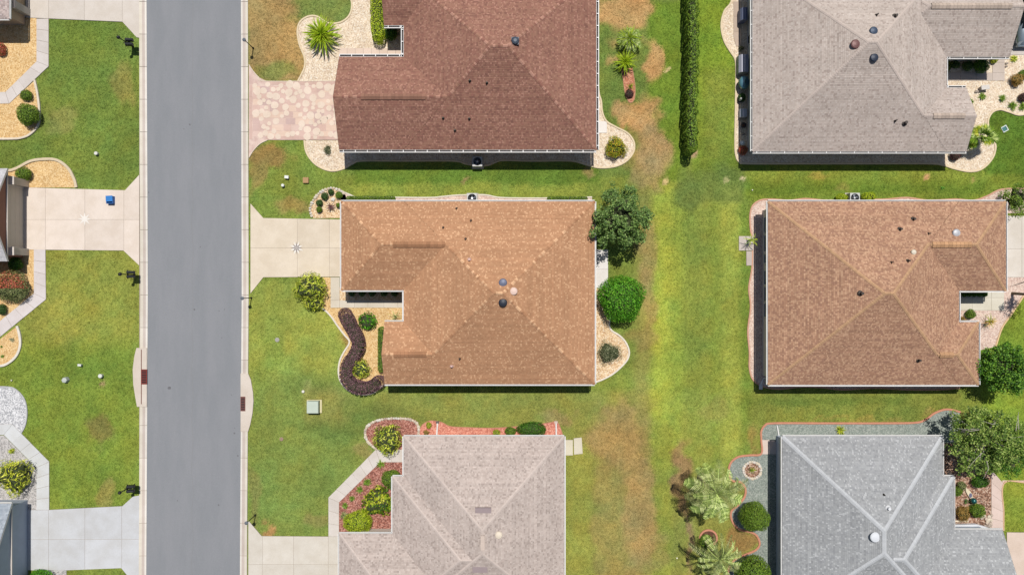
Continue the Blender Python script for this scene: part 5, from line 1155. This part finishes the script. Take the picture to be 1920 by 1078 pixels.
# rock garden pieces at the right
t = thing('rock_pile', 'heap of pale boulders at the end of the bark garden', 'rocks', (*G(1856, 975), 0)); stones([(1848,972),(1853,968),(1857,974),(1850,979),(1856,982),(1845,966),(1852,986),(1856,990),(1840,970),(1858,965),(1846,985),(1852,975)], t, 4.2, (0, 1, 2, 3), .7)
for (px, py, r, lb, c) in ((1830,173,4.5,'dark round boulder beside the pale stone block',3), (1886,120,3.2,'dark stone beside the brick walk, upper one',3), (1885.5,125.5,3,'dark stone beside the brick walk, lower one',3), (1393,252,3.6,'rounded grey stone along the shaded wall',3), (625,374,5,'pale white rock in the stone ringed bed',4)):
    m = ROCKS[c]; o = bpy.data.objects.new('boulder', m); link(o); gx, gy = G(px, py); o.location = (gx, gy, .08); o.scale = (r*PX, r*PX*.85, r*PX*.7); tag(o, lb, 'boulder')
x, y = G(1841, 167); t = thing('stone_bench', 'pale stone bench slab in the rock garden', 'bench', (x, y, 0)); obj('seat', MB().box(x-.3, y-.16, .36, x+.3, y+.16, .44, C(226,220,214), .1), M_conc, t)
for s in (-1, 1): obj('leg', MB().box(x+s*.2-.05, y-.12, 0, x+s*.2+.05, y+.12, .36, C(200,194,188), .1, (x, y)), M_conc, t)
x, y = G(1815, 924); t = thing('garden_sculpture', 'cream stone leaf shaped basin lying in the bark garden', 'garden ornament', (x, y, 0))
P = [(-.28,.5),(-.12,.36),(.1,.2),(.28,-.1),(.26,-.46),(.05,-.36),(-.14,-.1),(-.26,.16)]
obj('basin', MB().prism([(x+a, y+b) for a, b in P], .05, .16, C(238,226,196), .03), M_conc, t); obj('bowl', MB().lathe([(.02, .162), (.12, .165), (.11, .18)], 10, (x+.09, y-.13, 0), sy=1.5, col=C(110,110,140)), M_tinted, t)
x, y = A(1825.5, 938.5, .3); t = thing('gazing_ball', 'dark teal gazing ball on a low stand in the bark garden', 'garden ornament', (x, y, 0))
obj('ball', MB().lathe([(.22*math.sin(a)+.001, .3-.22*math.cos(a)) for a in np.linspace(0, math.pi, 12)], 18, (x, y, 0), col=(.01,.09,.09)), M_carp, t, smooth=True); obj('stand', MB().lathe([(.14, 0), (.1, .05), (.1, .12)], 12, (x, y, 0)), M_black, t)
# white front edge of the lower right garage: low retaining wall
x0, y0 = A(1790, 981, .3); x1, y1 = A(1858, 990, .3)
tag(obj('low_wall', MB().prism([(x0, y0-.1), (x0+.01, y0-.35), (x1, y1-.03), (x1-.6, y1+.18), (x0+1.6, y0-.05)], 0, .35, C(232,234,240)), M_wall), 'white low wall below the rock pile at the garage corner', 'wall')
x0, y0 = G(1789, 975.5); tag(obj('timber_edge', MB().box(x0, y0-.06, 0, x0+1.0, y0+.06, .16, C(244,228,204)), M_wall), 'short cream timber edge beside the grey wall in the bark garden', 'edging')
# patio furniture on the shaded side
def cover_box(px0, py0, px1, py1, h, col, label, name='grill_cover', cat='covered grill'):
    x0, y1 = A(px0, py0, h); x1, y0 = A(px1, py1, h); cx, cy = (x0+x1)/2, (y0+y1)/2; t = thing(name, label, cat, (cx, cy, 0)); w, d = (x1-x0)/2, (y1-y0)/2
    mb = MB(); n = 5; prof = [(-w, .1), (-w, h*.72), (-w*.55, h*.97), (w*.2, h), (w, h*.96), (w, .1)]; k = len(prof)
    vs = [(cx+p[0], cy-d, p[1]) for p in prof]+[(cx+p[0], cy+d, p[1]) for p in prof]
    mb.add(vs, [tuple(range(k)), tuple(range(k, 2*k))[::-1]]+[(i, i+k, (i+1) % k+k, (i+1) % k) for i in range(k)], col); obj('cover', mb, M_tinted, t)
    for a in (-1, 1):
        for b2 in (-1, 1): obj('leg', MB().box(cx+a*w*.8-.03, cy+b2*d*.8-.03, 0, cx+a*w*.8+.03, cy+b2*d*.8+.03, .1), M_black, t)
cover_box(1390, 14, 1402, 37, 1.0, C(116,124,158), 'navy covered grill beside the wall, uppermost in the shaded side yard')
cover_box(1387, 102, 1404, 135, .95, C(186,186,204), 'large pale grey covered cabinet beside the wall', 'storage_cabinet', 'cabinet')
cover_box(1388.5, 204, 1401, 219, .6, C(196,198,216), 'small pale grey box beside the wall, below the pot plant', 'storage_box', 'storage box')
x, y = A(1394.5, 156, .6); t = thing('kettle_grill', 'round teal enamel grill beside the pale cabinet', 'grill', (x, y, 0))
obj('bowl', MB().lathe([(.1, .4), (.36, .55), (.42, .68)], 18, (x, y, 0), sy=1.25, col=C(70,110,124)), M_carp, t, smooth=True); obj('lid', MB().lathe([(.42, .69), (.38, .82), (.24, .93), (.04, .97)], 18, (x, y, 0), sy=1.25, col=C(110,160,176)), M_carp, t, smooth=True)
obj('handle', MB().tube([(x, y-.12, .96), (x, y-.1, 1.02), (x, y+.1, 1.02), (x, y+.12, .96)], .018, 6), M_black, t)
for a in (0, 2.09, 4.19): obj('leg', MB().tube([(x+.2*math.cos(a), y+.2*math.sin(a), .48), (x+.34*math.cos(a), y+.34*math.sin(a), .0)], .018, 6), M_black, t)
def pot(px, py, r, col, label, h=.35):
    x, y = A(px, py, h); t = thing('flower_pot', label, 'flower pot', (x, y, 0)); R = r*PX
    obj('pot', MB().lathe([(R*.65, 0), (R, h*.9), (R*1.05, h), (R*.85, h), (R*.8, h*.85), (.01, h*.82)], 16, (x, y, 0), col=col), M_tinted, t); obj('soil', MB().lathe([(R*.8, h*.83), (.01, h*.86)], 12, (x, y, 0)), M_soil, t)
pot(1394.5, 235, 5, C(70,66,70), 'dark round pot on the shaded gravel'); 
x, y = A(1392, 268, .35); t = thing('garden_lamp', 'white shell shaped lamp near the wall corner', 'garden lamp', (x, y, 0)); obj('shade', MB().lathe([(.03, .26), (.15, .3), (.17, .34), (.05, .4)], 12, (x, y, 0), col=C(240,244,248)), M_tinted, t); obj('stake', MB().tube([(x, y, 0), (x+.02, y, .28)], .02, 6), M_black, t); obj('arm', MB().tube([(x, y, .3), (x+.16, y-.14, .32)], .035, 6), M_metal_w, t)
x, y = A(1389, 186, .5); t = thing('garden_statue', 'small white figure on a dark plinth beside the leafy pot plant', 'statue', (x, y, 0)); obj('figure', MB().lathe([(.1, .2), (.08, .3), (.12, .42), (.06, .5), (.09, .58), (.07, .66), (.01, .7)], 10, (x, y, 0), col=C(244,242,240)), M_tinted, t, smooth=True); obj('plinth', MB().box(x-.14, y-.14, 0, x+.14, y+.14, .2), M_black, t)
# parked cars at the right edge
def car(px, py, col, label, dirn=-1, L=4.5, Wd=1.84):
    """front end points down the picture; px,py = front middle on the ground"""
    x, y = G(px, py); t = thing('parked_car', label, 'car', (x, y, 0)); st = [(0, .35, .55, .62), (.06, .3, .72, .8), (.35, .28, .84, .93), (1.15, .28, .96, .97), (1.9, .28, .98, 1.0), (3.6, .28, 1.0, 1.0), (4.35, .3, .98, .96), (4.5, .35, .8, .86)]
    mb = MB(); rings = []
    for (l, z0, z1, w) in st:
        h = Wd/2*w; rings.append([(x-h*.96, y+l, z0), (x-h, y+l, (z0+z1)/2), (x-h*.93, y+l, z1-.04), (x-h*.6, y+l, z1+.015), (x, y+l, z1+.03), (x+h*.6, y+l, z1+.015), (x+h*.93, y+l, z1-.04), (x+h, y+l, (z0+z1)/2), (x+h*.96, y+l, z0)])
    vs = [p for r in rings for p in r]; k = 9; fs = [(i*k+j, i*k+j+1, (i+1)*k+j+1, (i+1)*k+j) for i in range(len(rings)-1) for j in range(k-1)]+[tuple(range(k)), tuple(range((len(rings)-1)*k, len(rings)*k))[::-1]]+[(i*k, (i+1)*k, (i+1)*k+8, i*k+8) for i in range(len(rings)-1)]
    body = obj('body', mb.add(vs, fs, col), M_carp, t, smooth=True)
    g = MB(); A_ = [(1.15, .99, .8), (1.95, 1.5, .66), (3.7, 1.52, .66), (4.3, 1.02, .78)]; r2 = [[(x-Wd/2*w, y+l, z), (x+Wd/2*w, y+l, z)] for l, z, w in A_]
    g.quad(r2[0][0], r2[0][1], r2[1][1], r2[1][0]); obj('windscreen', g, M_glass, t)
    g = MB(); g.quad(r2[2][0], r2[2][1], r2[3][1], r2[3][0]); obj('rear_window', g, M_glass, t)
    for s in (0, 1):
        g = MB(); xs = x+(-1, 1)[s]*Wd/2*.9; g.add([(xs, y+1.3, .98), (xs, y+4.2, .98), (r2[2][s][0], y+3.65, 1.5), (r2[1][s][0], y+2.0, 1.48)], [(0, 1, 2, 3)]); obj('side_window', g, M_glass, t)
        obj('mirror', MB().box(x+(-1, 1)[s]*(Wd/2+.1)-.09, y+1.55, .95, x+(-1, 1)[s]*(Wd/2+.1)+.09, y+1.7, 1.08, col), M_carp, t)
        h = MB(); hx = x+(-1, 1)[s]*Wd*.36; h.add([(hx-.2, y+.02, .66), (hx+.2, y+.06, .66), (hx+.2, y+.3, .835), (hx-.2, y+.2, .83)], [(0, 1, 2, 3)], C(230,236,240)); obj('headlight', h, M_metal, t)
        for yy in (.85, 3.6):
            w = obj('wheel', MB().add(*wheel(x+(-1, 1)[s]*(Wd/2-.12), y+yy, .33, .2)), M_black, t); obj('rim', MB().add(*wheel(x+(-1, 1)[s]*(Wd/2-.01), y+yy, .2, .03)), M_metal_w, w)
    r = MB(); r.add([(x-Wd/2*.64, y+1.97, 1.51), (x+Wd/2*.64, y+1.97, 1.51), (x+Wd/2*.64, y+3.68, 1.53), (x-Wd/2*.64, y+3.68, 1.53), (x-Wd/2*.5, y+2.8, 1.57), (x+Wd/2*.5, y+2.8, 1.57)], [(0, 1, 5, 4), (4, 5, 2, 3), (0, 4, 3), (1, 2, 5)], shade(col, .6)); obj('car_roof', r, M_carp, t)
    r = MB(); r.box(x-Wd/2*.66, y+1.9, 1.49, x+Wd/2*.66, y+2.02, 1.535, C(190,206,224)); obj('roof_rail', r, M_carp, t)
    obj('bumper', MB().box(x-Wd*.42, y-.05, .34, x+Wd*.42, y+.05, .58, col), M_carp, t); obj('number_plate', MB().box(x-.26, y-.065, .4, x+.26, y-.052, .52, C(236,236,232)), M_tinted, t)
def wheel(x, y, r, w):
    n = 18; vs = []
    for s in (-1, 1):
        for k in range(n): a = 2*math.pi*k/n; vs.append((x+s*w/2, y+r*math.cos(a), .33+r*math.sin(a)))
    return vs, [tuple(range(n)), tuple(range(n, 2*n))[::-1]]+[(k, (k+1) % n, n+(k+1) % n, n+k) for k in range(n)]
car(1918, 91, C(150,166,178), 'silver blue car parked at the top right corner, bonnet facing down the picture')
# ---------------------------------------------------------------- turf: short blades over the lawns
def turf():
    n = 150000; x = RNG.uniform(-38.6, 38.6, n); y = RNG.uniform(-21.8, 21.8, n); px = x/PX+960; py = 539-y/PX
    keep = ~((px > 260) & (px < 468))
    def inside(poly):
        c = np.zeros(n, bool); m = len(poly); xmin = min(p[0] for p in poly)-3; xmax = max(p[0] for p in poly)+3; ymin = min(p[1] for p in poly)-3; ymax = max(p[1] for p in poly)+3
        idx = np.where((px > xmin) & (px < xmax) & (py > ymin) & (py < ymax))[0]; a = px[idx]; b = py[idx]; r = np.zeros(len(idx), bool)
        for i in range(m):
            (x1, y1), (x2, y2) = poly[i], poly[(i+1) % m]
            if y1 == y2: continue
            r ^= ((y1 > b) != (y2 > b)) & (a < (x2-x1)*(b-y1)/(y2-y1)+x1)
        c[idx] = r; return c
    for p in EXCL:
        if len(p) > 2: keep &= ~inside(p)
    for h in (H1, H2, H3, H4, H5, H6, H7, H8, H9):
        for (x0, y0, x1, y1, k) in h.B: keep &= ~((x > x0+.35) & (x < x1-.35) & (y > y0+.35) & (y < y1-.35))
    x = x[keep]; y = y[keep]; n = len(x); xs, ys, col = LAWN
    c = col[np.clip(np.searchsorted(ys, y), 0, len(ys)-1), np.clip(np.searchsorted(xs, x), 0, len(xs)-1)]
    V = []; m = 3
    for k in range(m):
        a = RNG.uniform(0, 6.283, n); L = RNG.uniform(.05, .12, n); w = RNG.uniform(.018, .034, n); hgt = RNG.uniform(.015, .05, n)
        ox = x+RNG.uniform(-.05, .05, n); oy = y+RNG.uniform(-.05, .05, n); ca, sa = np.cos(a), np.sin(a)
        V.append(np.stack([np.stack([ox-sa*w, oy+ca*w, np.full(n, .003)], 1), np.stack([ox+sa*w, oy-ca*w, np.full(n, .003)], 1), np.stack([ox+ca*L, oy+sa*L, hgt], 1)], 1))
    V = np.concatenate(V).reshape(-1, 3); F = np.arange(len(V)); nf = len(V)//3
    me = bpy.data.meshes.new('grass'); me.vertices.add(len(V)); me.vertices.foreach_set('co', V.astype(np.float32).ravel()); me.loops.add(len(V)); me.loops.foreach_set('vertex_index', F)
    me.polygons.add(nf); me.polygons.foreach_set('loop_start', np.arange(0, len(V), 3)); me.update()
    at = me.attributes.new('Tint', 'FLOAT_COLOR', 'FACE'); arr = np.ones((nf, 4), np.float32); arr[:, :3] = np.tile(c, (m, 1))*RNG.uniform(.75, 1.55, nf)[:, None]; at.data.foreach_set('color', arr.ravel())
    me.materials.append(M_blade); o = bpy.data.objects.new('grass', me); link(o); tag(o, 'short mown turf blades covering all the lawns', 'grass', kind='stuff')
M_blade = material('grass_blade', (1, 1, 1), 0.8, amp=0.1, scale=3, transl=.25, spec=.1)
turf()
print('objects', len(bpy.data.objects), 'tris approx', sum(len(o.data.polygons)*2 for o in bpy.data.objects if o.type == 'MESH'))
